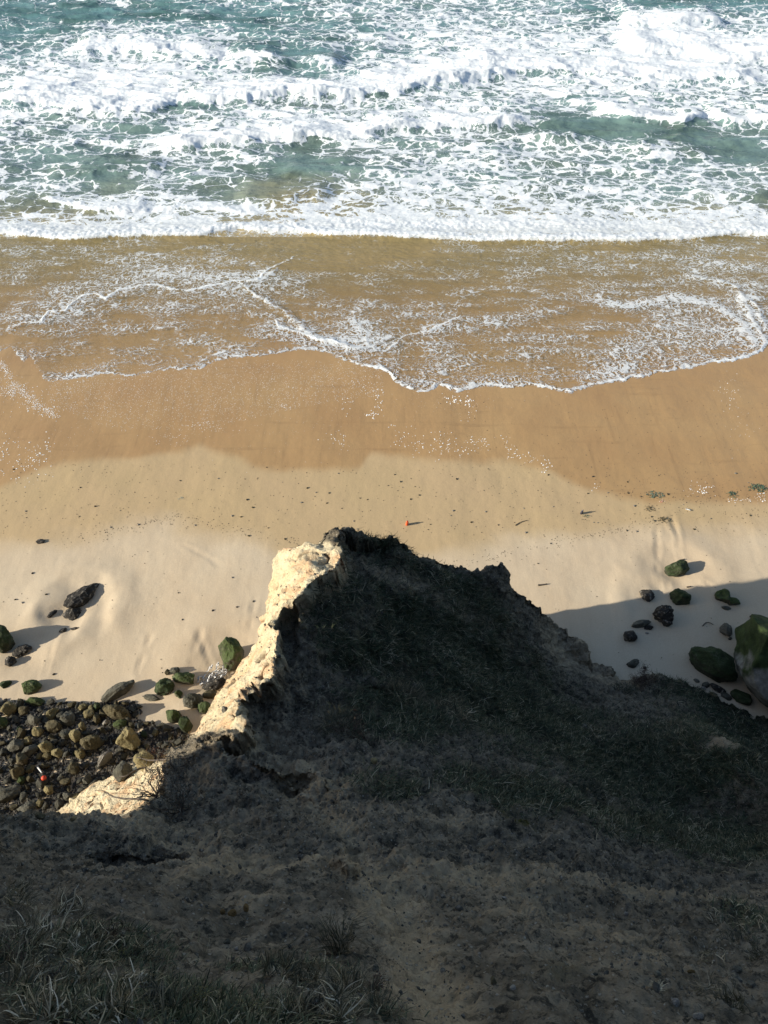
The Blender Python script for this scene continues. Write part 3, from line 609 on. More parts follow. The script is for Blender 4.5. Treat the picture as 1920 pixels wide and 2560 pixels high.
# the vegetated right slope continues beyond the frame
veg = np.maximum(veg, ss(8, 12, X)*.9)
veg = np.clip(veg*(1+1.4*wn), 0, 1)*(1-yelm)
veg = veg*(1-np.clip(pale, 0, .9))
plateau = ss(21, 22.5, Zf); veg = np.maximum(veg, plateau*.9)
moss = wblob([(1300, 2060, 10.6, 60, 25, 1.), (1400, 2440, 17.4, 60, 30, .5), (1270, 2020, 10.8, 40, 20, .8), (900, 1590, 8.2, 60, 30, .5)], X, Y)
pit_c = np.clip(pit*1.1, 0, 1)
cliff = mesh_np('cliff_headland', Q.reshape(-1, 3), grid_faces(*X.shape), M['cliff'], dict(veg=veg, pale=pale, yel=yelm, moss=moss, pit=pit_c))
tag(cliff, kind='structure')
CX, CN, CQ, CV = X, Nn, Q, veg
#==================================================================== OBJECTS
bpy.context.view_layer.update()
dg = bpy.context.evaluated_depsgraph_get()
def hit(u, v, z0=0.0):
    """where the sight line of a photo pixel meets the cliff, else the beach"""
    a = (u-960)/F; b = (1280-v)/F
    d = Vector((a, b*sp+cp, b*cp-sp)).normalized()
    ok, loc, n, _ = cliff.ray_cast(Vector((0, 0, CAM_H)), d)
    g = P(u, v, z0)
    if ok and loc.z > beach_z(loc.x, loc.y): return np.array(loc), np.array(n), True
    g[2] = beach_z(g[0], g[1]); return g, np.array([0, 0, 1.]), False
def drop(x, y, top=30):
    ok, loc, n, _ = cliff.ray_cast(Vector((x, y, top)), Vector((0, 0, -1)))
    zb = beach_z(x, y)
    if ok and loc.z > zb: return loc.z, np.array(n), True
    return zb, np.array([0, 0, 1.]), False
import bmesh
_ico = {}
def ico(k):
    if k not in _ico:
        bm = bmesh.new(); bmesh.ops.create_icosphere(bm, subdivisions=k, radius=1.0)
        bm.verts.ensure_lookup_table()
        _ico[k] = (np.array([v.co[:] for v in bm.verts]), np.array([[l.index for l in f.verts] for f in bm.faces])); bm.free()
    return _ico[k]
def rock_verts(seed, k=4, cuts=9, cutlo=.62, rough=.10, round_=.3, ax=(1, 1, 1)):
    r = np.random.default_rng(seed); V, Fc = ico(k); V = V.copy()
    for _ in range(cuts):
        n = r.normal(size=3); n /= np.linalg.norm(n); d = r.uniform(cutlo, .95)
        s = V@n; over = np.maximum(s-d, 0); V = V - over[:, None]*n*(1-round_*.35)
    o = r.uniform(0, 50, 3)
    nz = fbm(V[:, 0]*1.1+o[0], V[:, 1]*1.1+o[1], V[:, 2]*1.1+o[2], oct=2, seed=3)*.22 + fbm(V[:, 0]*3.2+o[0], V[:, 1]*3.2, V[:, 2]*3.2+o[2], oct=3, seed=8)*rough
    V = V*(1+nz[:, None]); return V*np.array(ax), Fc
def rock_obj(name, V, Fc, mat): return mesh_np(name, V, Fc, mat)
def px2m(u, v, px):
    q = P(u, v); return px/F*depth_at(q)
def place_rock(u, v, lpx, wpx, ang, hf, mat, label, name='rock', cat='rock', seed=0, k=4, sink=.35, cuts=9, rough=.10, group=None, shape=None):
    g, n, onc = hit(u, v)
    a = px2m(u, v, lpx)/2; b = px2m(u, v, wpx)/2/.86; c = b*hf*1.6
    V, Fc = rock_verts(seed + int(u*7+v), k, cuts, rough=rough)
    V = V*np.array([a*1.04, b*1.04, c])
    if shape is not None: V = shape(V, a, b, c)
    o = rock_obj(name, V, Fc, M[mat]); o.location = (g[0], g[1], g[2] + c*(1-2*sink)); o.rotation_euler = (rng.uniform(-.12, .12), rng.uniform(-.12, .12), R(ang))
    tag(o, label, cat, group); placed.append((g[0], g[1], max(a, b)*.9)); return o
placed = []
# ---- rocks standing on the open sand, left side
BR = 'rocks scattered over the beach'
LR = [
 (202, 1488, 100, 42, 52, .45, 'barn', 'long dark barnacled rock half buried in a sand hollow on the left beach', .40),
 (180, 1532, 46, 34, 40, .4, 'barn', 'ragged grey rock touching the lower end of the long barnacled rock', .45),
 (129, 1532, 32, 12, 65, .5, 'barn', 'thin dark rock sliver left of the long barnacled rock', .4),
 (158, 1576, 20, 12, 30, .5, 'barn', 'small dark stone below the ragged grey rock in the sand hollow', .4),
 (186, 1572, 20, 7, 10, .5, 'barn', 'tiny flat dark stone right of the small stone below the sand hollow', .4),
 (10, 1604, 64, 56, 0, .75, 'darkgreen', 'dark rounded rock with a broad shadow at the left edge of the sand', .3),
 (57, 1627, 46, 24, 28, .55, 'barn', 'slanting grey streaked rock beside the dark rounded rock', .35),
 (27, 1656, 26, 24, 60, .6, 'barn', 'small upright dark rock under the slanting grey streaked rock', .3),
 (15, 1711, 32, 17, 22, .5, 'darkgreen', 'small flat dark rock at the left edge above the rubble', .35),
 (80, 1722, 48, 30, 12, .7, 'green', 'green topped rock alone on the sand above the rubble edge', .3),
 (101, 1355, 22, 12, 0, .5, 'barn', 'lone small stone on the upper left sand with a scour tail', .4),
 (296, 1733, 84, 26, 33, .8, 'grey', 'long grey wedge shaped rock pointing up from the rubble edge', .25),
 (419, 1683, 14, 13, 0, .6, 'brown', 'very small round stone left of the small dark block by the green slab', .3),
 (438, 1681, 24, 17, 20, .8, 'grey', 'small dark block casting a pointed shadow above the green slab', .3),
 (463, 1700, 58, 26, -4, .8, 'green', 'flat bright green slab between the small dark block and white netting', .3),
 (412, 1723, 50, 32, 15, .8, 'darkgreen', 'dark green hump rock left below the flat bright green slab', .3),
 (448, 1738, 20, 18, 0, .8, 'green', 'small knobbly green stone under the flat bright green slab', .3),
 (376, 1744, 46, 15, -10, .6, 'grey', 'low pale grey slab on the rubble rim left of the dark green hump', .4),
 (532, 1714, 58, 26, 28, .6, 'barn', 'streaked grey rock just below the white netting', .35),
 (526, 1738, 36, 22, 10, .6, 'brown', 'brown mossy rock against the foot of the yellow cliff', .3),
 (487, 1758, 50, 34, 12, .8, 'grey', 'smooth grey boulder in the sand pocket near the yellow cliff foot', .3),
 (512, 1774, 34, 26, 50, .8, 'green', 'yellow green rock wedged against the yellow cliff foot', .3),
 (434, 1793, 38, 30, 0, .9, 'green', 'green knob rock alone in the shaded sand pocket', .3),
 (466, 1816, 34, 32, 0, .9, 'darkgreen', 'dark green round rock at the lower end of the sand pocket', .25),
]
for i, (u, v, l, w_, an, hf, mt, lb, sk_) in enumerate(LR):
    place_rock(u, v, l, w_, an, hf, mt, lb, seed=i, sink=sk_, k=5 if l > 40 else 4, rough=.26 if mt == 'barn' else .16, cuts=14)
def pyr(V, a, b, c):
    r = np.clip((V[:, 2]/c+1)/2, 0, 1); s = 1.08-.62*r**1.3; V = V.copy(); V[:, 0] = V[:, 0]*s + .12*a*r; V[:, 1] *= s; return V
place_rock(582, 1648, 82, 74, 28, .95, 'green', 'big angular moss green boulder beside the yellow cliff foot', name='boulder', cat='boulder', seed=77, k=5, sink=.2, cuts=22, rough=.16, shape=pyr)
# ---- right side
def twolobe(V, a, b, c):
    V = V.copy(); t_ = V[:, 0]/a; V[:, 1] *= np.where(t_ < 0, 1.0+.4*np.minimum(-t_, 1), .55); V[:, 1] += np.where(t_ < 0, .35*b, -.25*b); V[:, 2] *= np.where(t_ < 0, 1.15, .7); return V
RR = [
 (1691, 1424, 64, 34, 8, .75, 'darkgreen', 'dark green rock in sunlit sand with a yellowish scour on the right beach', .25, None, 11),
 (1617, 1489, 40, 27, -10, .5, 'barn', 'black and white barnacled rock just outside the long shadow edge', .4, None, 14),
 (1701, 1497, 52, 34, -14, .9, 'darkgreen', 'rounded green rock standing on the long shadow edge', .3, None, 8),
 (1657, 1547, 52, 42, 0, .8, 'barn', 'dark roundish barnacled rock inside the shade below the shadow edge', .3, None, 14),
 (1602, 1563, 48, 17, 12, .7, 'grey', 'narrow dark rock left of the roundish barnacled rock', .35, None, 12),
 (1621, 1570, 24, 11, 15, .5, 'barn', 'small streaky stone below the narrow dark rock', .4, None, 12),
 (1617, 1583, 9, 5, 0, .6, 'pebble', 'tiny white stone under the small streaky stone', .3, None, 6),
 (1575, 1594, 38, 27, 55, .7, 'barn', 'pitted dark rock left in the shaded sand', .35, None, 14),
 (1581, 1661, 34, 17, 28, .5, 'grey', 'low rock nearest the grassy cliff foot in the shade', .4, None, 12),
 (1612, 1670, 8, 6, 0, .7, 'barn', 'tiny black stone right of the low rock near the grassy foot', .3, None, 6),
 (1818, 1503, 60, 30, -8, .6, 'green', 'two lobed green rock in the shade near the right edge', .3, twolobe, 10),
 (1814, 1522, 25, 9, -8, .6, 'grey', 'small flat stone tucked under the two lobed green rock', .35, None, 10),
 (1888, 1541, 32, 9, -3, .7, 'grey', 'thin flat dark rock near the right edge like a short plank', .35, None, 12),
 (1897, 1571, 16, 13, -30, .8, 'barn', 'small black cube like stone near the right edge', .3, None, 12),
 (1813, 1580, 36, 24, 80, .8, 'grey', 'upright dark half round rock above the huge green boulder', .3, None, 9),
 (1824, 1597, 12, 6, 20, .6, 'grey', 'small chip of stone between the half round rock and huge boulder', .3, None, 8),
]
for i, (u, v, l, w_, an, hf, mt, lb, sk_, shp, ct) in enumerate(RR):
    place_rock(u, v, l, w_, an, hf, mt, lb, seed=100+i, sink=sk_, k=5 if l > 40 else 4, rough=.24 if mt == 'barn' else .12, cuts=ct, shape=shp)
place_rock(1776, 1668, 112, 60, -42, .75, 'darkgreen', 'large long oval green boulder left of the huge green boulder', name='boulder', cat='boulder', seed=150, k=5, sink=.25, cuts=9, rough=.12)
# huge boulder with its own two-tone material
t = NT('huge_boulder_rock'); p = t.objc(); n1 = t.noise(p, .55, 4, .5); n2 = t.noise(p, 3, 6, .65); n3 = t.noise(p, 14, 4, .7)
sepx = t.n('ShaderNodeSeparateXYZ'); t.l(p, sepx.inputs[0])
f = t.math('ADD', t.math('MULTIPLY', sepx.outputs[1], -.42), t.math('MULTIPLY', t.math('SUBTRACT', n1, .5), 3.2))
grn = t.mix(t.rng(n2, .4, .65), (.024, .038, .014), (.05, .075, .026))
colr = t.mix(t.rng(f, .40, .62), grn, t.mix(t.rng(n2, .35, .65), (.12, .12, .105), (.26, .26, .24)))
colr = t.mix(t.rng(n3, .62, .72, 0, .35), colr, (.16, .17, .12))
t.bsdf(colr, .85, .2, t.bump(t.math('ADD', n2, t.math('MULTIPLY', n3, .3)), .7, .1)); M['huge'] = t.m
def bigsh(V, a, b, c):
    V = V.copy(); r = np.clip(V[:, 2]/c, -1, 1); V[:, 1] -= .25*b*r; return V
place_rock(1922, 1696, 235, 180, -60, .78, 'huge', 'huge smooth boulder, green above and bare pale stone below, cut by the right edge', name='boulder', cat='boulder', seed=160, k=6, sink=.2, cuts=7, rough=.08, shape=bigsh)
for i, (u, v, l, w_, an, lb) in enumerate([(1764, 1713, 22, 12, 20, 'small flat stone at the near end of the long oval boulder'), (1740, 1702, 16, 8, -30, 'smaller flat chip left of the small flat stone by the oval boulder'),
     (1793, 1722, 40, 16, -30, 'narrow slab between the oval boulder and the huge boulder'), (1856, 1748, 60, 30, -35, 'dark green slab in the gap below the huge boulder'), (1758, 1722, 12, 9, 0, 'pale round cobble beside the small flat stone near the cliff foot'),
     (1815, 1742, 26, 14, -35, 'short grey stone in the row along the grassy cliff foot'), (1785, 1738, 20, 10, -35, 'little grey stone beginning the row along the grassy cliff foot')]):
    place_rock(u, v, l, w_, an, .6, ['grey', 'grey', 'barn', 'darkgreen', 'pebble', 'grey', 'brown'][i], lb, seed=170+i, sink=.35)
# ---- prominent stones of the rubble
RB = [
 (90, 1757, 58, 22, -5, .8, 'green', 'pale green capped slab on the upper rim of the rubble'),
 (28, 1779, 42, 32, 45, .9, 'yellow', 'yellow block at the upper left of the rubble'),
 (62, 1778, 36, 24, 25, .8, 'brown', 'brown stone right of the upper left yellow block'),
 (300, 1789, 80, 40, -8, .9, 'brown', 'large orange brown boulder in the upper rubble'),
 (326, 1858, 66, 54, 10, 1.0, 'yellow', 'largest bright yellow boulder in the rubble'),
 (236, 1864, 70, 44, 14, .9, 'brown', 'large ribbed brown boulder left of the brightest yellow boulder'),
 (203, 1888, 30, 24, 0, .9, 'yellow', 'round tan stone below the ribbed brown boulder'),
 (194, 1846, 34, 32, 40, .9, 'yellow', 'yellow faced block left above the ribbed brown boulder'),
 (134, 1789, 46, 24, 50, .9, 'yellow', 'tall yellow grey stone below the pale green capped slab'),
 (174, 1803, 46, 30, 10, .9, 'grey', 'grey and white mottled boulder in the upper rubble'),
 (138, 1822, 52, 30, -10, .9, 'brown', 'brown stone with a lit lower face under the tall yellow grey stone'),
 (90, 1806, 28, 30, 60, .9, 'grey', 'grey egg shaped stone standing upright in the upper rubble'),
 (97, 1833, 32, 28, 35, .9, 'yellow', 'small yellow wedge under the upright grey egg shaped stone'),
 (120, 1874, 34, 32, 55, .95, 'yellow', 'ochre cube shaped block in the middle left rubble'),
 (148, 1886, 40, 24, -5, .9, 'yellow', 'yellow ended oblong block right of the ochre cube'),
 (60, 1905, 36, 32, 40, 1., 'brown', 'upper one of two tall brown stones at the left rubble'),
 (50, 1936, 44, 34, 60, 1., 'brown', 'lower one of two tall brown stones at the left rubble'),
 (246, 1803, 24, 24, 0, .9, 'brown', 'round tan cobble below the large orange brown boulder'),
 (208, 1820, 22, 24, 20, .9, 'yellow', 'split pale stone in the upper middle rubble'),
 (266, 1808, 24, 14, 50, .8, 'pebble', 'pale grey shard right of the round tan cobble'),
 (245, 1771, 22, 20, 0, .9, 'darkgreen', 'small green knob left of the large orange brown boulder'),
 (210, 1771, 30, 16, 30, .8, 'yellow', 'small yellow stone on the rubble rim near the small green knob'),
 (26, 1988, 84, 42, 22, .5, 'grey', 'broad pale grey slab at the lower left of the rubble'),
 (72, 2022, 62, 34, 24, .5, 'grey', 'second pale grey slab below the broad one, nearest the cliff'),
 (126, 1979, 30, 26, 0, .95, 'yellow', 'round yellowish stone in the lower rubble'),
 (365, 1912, 40, 46, 70, 1., 'yellow', 'sunlit yellow boulder beside the hanging red roots'),
 (58, 1955, 24, 20, 0, .9, 'green', 'pale green stone below the two tall brown stones'),
 (190, 1925, 36, 28, 20, .9, 'brown', 'brown green boulder left of the ribbed lower stones'),
 (222, 1952, 24, 26, 0, .9, 'grey', 'blocky pale grey stone in the lower middle rubble'),
 (168, 1958, 36, 18, 10, .8, 'brown', 'flat brown oval stone in the lower middle rubble'),
 (315, 1938, 46, 42, 0, .9, 'grey', 'big dark square boulder right above the sunlit talus'),
 (5, 1812, 44, 30, 0, .9, 'green', 'green grey boulder cut by the left edge in the upper rubble'),
 (170, 1994, 32, 22, -20, .8, 'grey', 'grey brick shaped stone left of the sunlit talus'),
 (302, 1815, 46, 24, 0, .8, 'green', 'speckled green stone above the brightest yellow boulder'),
 (45, 1868, 50, 30, 18, .8, 'grey', 'smooth dark grey block at the left middle of the rubble'),
 (78, 1880, 50, 26, 35, .7, 'grey', 'long dark block leaning on the smooth dark grey block'),
 (168, 1838, 34, 26, -30, .8, 'grey', 'dark rounded stone between the yellow wedge and yellow faced block'),
 (265, 1905, 18, 46, -40, .8, 'pebble', 'narrow pale blade of stone in the middle right rubble'),
]
for i, (u, v, l, w_, an, hf, mt, lb) in enumerate(RB):
    l, w_ = l*.86, w_*.86
    place_rock(u, v, l, w_, an, hf, mt, lb, name='rubble_stone', cat='stone', seed=200+i, sink=.22, k=5 if l > 55 else 4, cuts=20, rough=.16, group='stones of the rubble heap')
# ---- the many stones between them, copies of a few shapes
protos = []
for i, mt in enumerate(['grey']*8 + ['brown']*2 + ['grey', 'yellow', 'brown', 'darkgreen', 'grey', 'grey']):
    V, Fc = rock_verts(400+i, 4, 18, cutlo=.45, rough=.16, round_=.1)
    V = V*np.array([1, rng.uniform(.6, .9), rng.uniform(.5, .75)])
    protos.append(mesh_np('rubble_stone', V, Fc, M[mt], link=False))
rub_poly = [P(*q) for q in [(-260, 1752), (-60, 1748), (40, 1752), (250, 1758), (330, 1752), (360, 1770), (345, 1800), (420, 1815), (480, 1838), (520, 1850), (560, 1990), (350, 2060), (150, 2120), (-260, 2150)]]
xs = [q[0] for q in rub_poly]; ysq = [q[1] for q in rub_poly]
count = 0; tries = 0
sizes = np.concatenate([rng.uniform(.18, .27, 46), rng.uniform(.12, .18, 150), rng.uniform(.08, .12, 200)])
lb_by = {'grey': 'grey or blackish stone packed among many alike in the rubble', 'brown': 'brownish stone packed among many alike in the rubble', 'yellow': 'small yellowish stone packed among many alike in the rubble', 'green': 'greenish stone packed among many alike in the rubble'}
for si, r_ in enumerate(sizes):
    for _ in range(140):
        x, y = rng.uniform(min(xs), max(xs)), rng.uniform(min(ysq), max(ysq))
        if not inside(np.array([x]), np.array([y]), rub_poly)[0]: continue
        if any((x-q[0])**2+(y-q[1])**2 < ((q[2]+r_)*.66)**2 for q in placed): continue
        zc, _n, onc = drop(x, y)
        if onc or x < -14.5: continue
        pi = int(rng.integers(0, len(protos))); me = protos[pi]
        o = bpy.data.objects.new('rubble_stone', me); C.objects.link(o)
        s_ = r_*rng.uniform(.9, 1.15); o.scale = (s_*1.1, s_, s_*rng.uniform(.9, 1.2))
        o.location = (x, y, zc + s_*.62); o.rotation_euler = (rng.uniform(-.4, .4), rng.uniform(-.4, .4), rng.uniform(0, 6.28))
        mn = me.materials[0].name; key = 'yellow' if 'yellow' in mn else 'brown' if 'brown' in mn else 'green' if 'algae' in mn else 'grey'
        tag(o, lb_by[key], 'stone', 'loose %s stones of the rubble' % key); placed.append((x, y, r_)); count += 1; break
    if count >= 262: break
def scatter_stones(name, pts, radii, mat, flat=.7, k=1, nrmz=None):
    """many tiny stones as one object"""
    V0, F0 = ico(k); n = len(pts); r = np.random.default_rng(len(pts))
    ang = r.uniform(0, 6.28, n); s = np.stack([radii*r.uniform(.8, 1.4, n), radii*r.uniform(.7, 1.0, n), radii*flat*r.uniform(.7, 1.1, n)], -1)
    VV = V0[None]*s[:, None, :]*r.uniform(.8, 1.15, (n, len(V0), 1))
    c_, s_ = np.cos(ang)[:, None], np.sin(ang)[:, None]
    x, y = VV[..., 0]*c_-VV[..., 1]*s_, VV[..., 0]*s_+VV[..., 1]*c_
    VV = np.stack([x, y, VV[..., 2]], -1) + pts[:, None, :]
    FF = F0[None] + (np.arange(n)*len(V0))[:, None, None]
    return mesh_np(name, VV.reshape(-1, 3), FF.reshape(-1, 3), mat, smooth=False)
# gravel that fills the gaps of the rubble
t = NT('gravel_stone'); p = t.pos(); g1 = t.vor(p, 7, 'F1', out='Color'); t.bsdf(t.ramp(g1, [(0, (.018, .018, .017)), (.5, (.04, .038, .034)), (.85, (.095, .09, .075)), (1, (.2, .19, .16))]), .8, .3); M['gravel'] = t.m
gx = rng.uniform(min(xs), max(xs), 21000); gy = rng.uniform(min(ysq), max(ysq), 21000)
mk = inside(gx, gy, rub_poly) & (gx > -14); gx, gy = gx[mk], gy[mk]
gz = np.array([beach_z(a, b) for a, b in zip(gx, gy)])
gr = scatter_stones('gravel', np.stack([gx, gy, gz+.02], -1), rng.uniform(.02, .05, len(gx))+.06*rng.uniform(0, 1, len(gx))**8, M['gravel'], k=1)
tag(gr, 'dark small gravel filling the gaps between the rubble stones', 'gravel', kind='stuff')

# ---- small stones and bits on the open sand
trail = []
n_p = 0
PL_ = 'pale pebble lying on the tan sand among others alike'
pm_ = [mesh_np('pebble', *rock_verts(700+i, 2, 6), M[mt], link=False) for i, mt in enumerate(['pebble', 'barn', 'grey', 'pebble', 'brown'])]
while n_p < 100:
    u = rng.uniform(0, 1920); v = rng.choice([rng.uniform(1165, 1330), rng.uniform(1300, 1700)], p=[.72, .28])
    q, n, onc = hit(u, v)
    if onc or any((q[0]-s[0])**2+(q[1]-s[1])**2 < (s[2]+.1)**2 for s in placed): continue
    r_ = rng.uniform(.018, .045); i = int(rng.integers(0, 5)); o = bpy.data.objects.new('pebble', pm_[i]); C.objects.link(o)
    o.location = (q[0], q[1], q[2]+r_*.3); o.scale = (r_*1.3, r_, r_*.8); o.rotation_euler = (0, 0, rng.uniform(0, 6.28))
    mn = pm_[i].materials[0].name
    tag(o, {'pale_pebble': 'tiny pale pebble strewn on the open sand', 'barnacled_rock': 'tiny black speckled pebble strewn on the open sand', 'grey_rock': 'tiny grey pebble strewn on the open sand', 'brown_rock': 'tiny brown pebble strewn on the open sand'}[mn], 'pebble', 'pebbles strewn on the sand, ' + mn.split('_')[0]); n_p += 1
    trail.append((q[0], q[1], r_))
# wrack line and grit: uncountable bits
def line_pts(px, n, spread):
    line = PL(px); seg = rng.integers(0, len(line)-1, n); t_ = rng.uniform(0, 1, n); out = []
    for s_, a_ in zip(seg, t_):
        q = line[s_]*(1-a_) + line[s_+1]*a_; out.append([q[0]+rng.normal(0, spread), q[1]+rng.normal(0, spread*.6)])
    return out
pp = line_pts([(130, 1350), (250, 1338), (330, 1318), (400, 1298), (440, 1290), (520, 1310), (600, 1325), (680, 1345), (760, 1358)], 240, .28)
pp += line_pts([(1080, 1425), (1200, 1400), (1320, 1375), (1450, 1340), (1560, 1325)], 170, .25)
pp += line_pts([(1480, 1290), (1600, 1310), (1700, 1290), (1920, 1300)], 110, .6) + line_pts([(1560, 1230), (1660, 1250), (1800, 1245), (1920, 1235)], 160, .35)
for _ in range(800):
    q = P(rng.uniform(0, 1920), rng.uniform(1155, 1340)); pp.append([q[0], q[1]])
for _ in range(250):
    q = P(rng.uniform(0, 1920), rng.uniform(1340, 1720)); pp.append([q[0], q[1]])
for _ in range(250):
    q = P(rng.uniform(1100, 1920), rng.uniform(1000, 1240)); pp.append([q[0], q[1]])
pp = np.array(pp); pz = np.array([beach_z(a, b) for a, b in pp])
wr = scatter_stones('beach_grit', np.concatenate([pp, pz[:, None]+.004], 1), rng.uniform(.008, .026, len(pp)), mat_plain('wrack_grit', (.05, .04, .03), (.16, .13, .09), 9), flat=.45, k=1)
tag(wr, 'dark shell grit and weed bits strewn along the wrack lines', 'grit', kind='stuff')

# ---- sea foam flecks left on the wet sand
t = NT('foam_fleck'); t.bsdf((.86, .88, .88), .7, .3); M['foamf'] = t.m
fx, fr = [], []
def fl(u, v, ru, rv, n, r0, r1):
    for _ in range(n):
        uu, vv = rng.normal(u, ru), rng.normal(v, rv); q = P(uu, vv); fx.append([q[0], q[1]]); fr.append(rng.uniform(r0, r1)**1.0)
for (u, v, ru, rv, n, r0, r1) in [(15, 1130, 14, 22, 46, .02, .07), (65, 1140, 16, 22, 60, .02, .06), (95, 1150, 10, 14, 40, .02, .06), (122, 1120, 4, 16, 26, .03, .07), (45, 1180, 30, 16, 40, .01, .05), (170, 1110, 30, 20, 60, .008, .02),
     (510, 1060, 20, 6, 60, .015, .04), (545, 1068, 20, 5, 30, .01, .03), (430, 1095, 25, 10, 60, .012, .035), (712, 1018, 6, 4, 24, .02, .05), (860, 1012, 10, 7, 30, .02, .05), (948, 995, 5, 18, 36, .03, .07), (932, 1036, 10, 4, 24, .03, .07), (820, 1100, 12, 8, 14, .02, .05), (862, 1105, 10, 14, 26, .02, .05),
     (1140, 1000, 16, 5, 34, .03, .09), (1170, 1004, 8, 5, 24, .03, .07), (1178, 1035, 8, 14, 20, .02, .05), (1000, 1090, 12, 16, 36, .02, .05), (1060, 1105, 22, 14, 60, .02, .05), (1110, 1115, 14, 14, 56, .02, .06), (1150, 1130, 16, 8, 22, .02, .05), (1200, 1105, 20, 10, 56, .02, .05), (1265, 1110, 5, 14, 20, .02, .05), (1290, 1135, 16, 7, 30, .02, .06),
     (1365, 1160, 6, 14, 30, .02, .06), (1330, 1145, 10, 8, 20, .02, .05), (1760, 1222, 16, 8, 44, .02, .06), (1735, 1232, 10, 5, 14, .01, .04), (1905, 1240, 14, 7, 40, .02, .06), (1850, 1250, 14, 4, 24, .02, .05), (1490, 1220, 5, 7, 14, .02, .05), (1825, 985, 16, 22, 60, .015, .045), (1860, 1050, 20, 40, 50, .01, .03),
     (640, 1060, 120, 40, 320, .006, .018), (60, 990, 25, 15, 90, .01, .04), (110, 1025, 22, 8, 110, .015, .05), (20, 960, 14, 22, 80, .01, .04), (900, 960, 20, 14, 80, .01, .03), (560, 1045, 160, 22, 420, .006, .02), (200, 1000, 60, 30, 320, .006, .016), (1100, 1010, 100, 16, 160, .006, .018)]:
    fl(u, v, ru*1.15, rv*1.15, int(n*.75), r0*.5, r1*.65)
for (u0, v0, u1, v1, n) in [(0, 905, 22, 935, 130), (22, 935, 35, 990, 120), (0, 975, 30, 985, 60), (35, 960, 80, 1005, 190), (80, 1005, 145, 1042, 190), (60, 960, 95, 1010, 80), (150, 985, 215, 945, 40)]:
    for _ in range(n):
        t_ = rng.uniform(0, 1); q = P(u0+(u1-u0)*t_+rng.normal(0, 6), v0+(v1-v0)*t_+rng.normal(0, 6)); fx.append([q[0], q[1]]); fr.append(rng.uniform(.008, .028))
for _ in range(7000):                      # bubble film between the lip and the high line of the last wave
    u = rng.uniform(120, 960); v = 900 + rng.beta(1.3, 1.8)*200
    hi = np.interp(u, [120, 300, 500, 700, 850, 960], [1010, 1080, 1075, 1030, 1000, 990]); 
    if v > hi: continue
    q = P(u, v); fx.append([q[0], q[1]]); fr.append(rng.uniform(.006, .017))
fx = np.array(fx); fr = np.array(fr); fz = np.array([beach_z(a, b) for a, b in fx])
fo = scatter_stones('foam_flecks', np.concatenate([fx, fz[:, None]+.004], 1), fr, M['foamf'], flat=.3, k=1)
tag(fo, 'white foam flecks and bubbles left behind on the wet sand', 'foam', kind='stuff')

# ---- litter
def lathe(name, prof, mat, parent=None, n=20):
    V, Fq = [], []
    for (r_, z_) in prof:
        for k in range(n): V.append((r_*math.cos(2*math.pi*k/n), r_*math.sin(2*math.pi*k/n), z_))
    for i in range(len(prof)-1):
        for k in range(n): Fq.append((i*n+k, i*n+(k+1) % n, (i+1)*n+(k+1) % n, (i+1)*n+k))
    return mesh_np(name, np.array(V), np.array(Fq), mat, parent=parent)
def bottle(u, v, body_m, cap_m, label, h=.24, tilt=(.1, .05)):
    g, n, _ = hit(u, v); e = bpy.data.objects.new('plastic_bottle', None); C.objects.link(e); e.location = (g[0], g[1], g[2]-.01); e.rotation_euler = (tilt[0], tilt[1], .4)
    r_ = h*.20
    lathe('body', [(0.001, 0), (r_*.9, 0), (r_, .01), (r_, h*.2), (r_*.94, h*.24), (r_, h*.28), (r_, h*.62), (r_*.8, h*.74), (r_*.4, h*.85), (r_*.38, h*.9)], body_m, e)
    lathe('cap', [(r_*.44, h*.88), (r_*.46, h*.89), (r_*.46, h*.99), (r_*.4, h), (.001, h)], cap_m, e)
    tag(e, label, 'bottle')
bottle(1017, 1312, mat_plain('orange_plastic', (.55, .09, .03), (.65, .14, .05), rough=.4), mat_plain('red_plastic', (.4, .04, .02), (.45, .05, .03), rough=.4), 'orange plastic bottle standing on the tan sand beyond the headland tip', .30)
bottle(1453, 1284, mat_plain('dark_plastic', (.03, .03, .045), (.06, .06, .08), rough=.4), mat_plain('blue_grey_plastic', (.12, .13, .18), (.16, .17, .2), rough=.4), 'dark bottle standing on the sand left of the two weed clumps', .27)
def leafy(name, u, v, r_, mat, label, cat, n=60, seed=0, flat=.5):
    g, nn, onc = hit(u, v); rr = np.random.default_rng(seed+int(u)); V, Fq = [], []
    for k in range(n):
        a = rr.uniform(0, 6.28); d = r_*rr.uniform(0, 1)**.7; c = np.array([d*math.cos(a)*1.3, d*math.sin(a)*.8, abs(rr.normal(0, .18))*r_*flat*(1.2-d/r_)+.006])
        a2 = rr.uniform(0, 6.28); l_ = r_*rr.uniform(.2, .45); w_ = l_*rr.uniform(.25, .5); d1 = np.array([math.cos(a2), math.sin(a2), rr.uniform(-.1, .5)]); d2 = np.array([-math.sin(a2), math.cos(a2), rr.uniform(-.4, .4)])
        i = len(V); th = np.array([0, 0, .004])
        q = [c-d2*w_*.3, c+d1*l_*.5-d2*w_*.6, c+d1*l_, c+d1*l_*.5+d2*w_*.6, ]
        V += q + [x+th for x in q]; Fq += [(i, i+1, i+2, i+3), (i+7, i+6, i+5, i+4), (i, i+4, i+5, i+1), (i+1, i+5, i+6, i+2), (i+2, i+6, i+7, i+3), (i+3, i+7, i+4, i)]
    o = mesh_np(name, np.array(V), np.array(Fq), mat, smooth=False); o.location = g; tag(o, label, cat); return o
weed = mat_plain('green_weed', (.03, .08, .05), (.12, .17, .12), 20); weedp = mat_plain('pale_weed', (.2, .25, .2), (.05, .1, .06), 30)
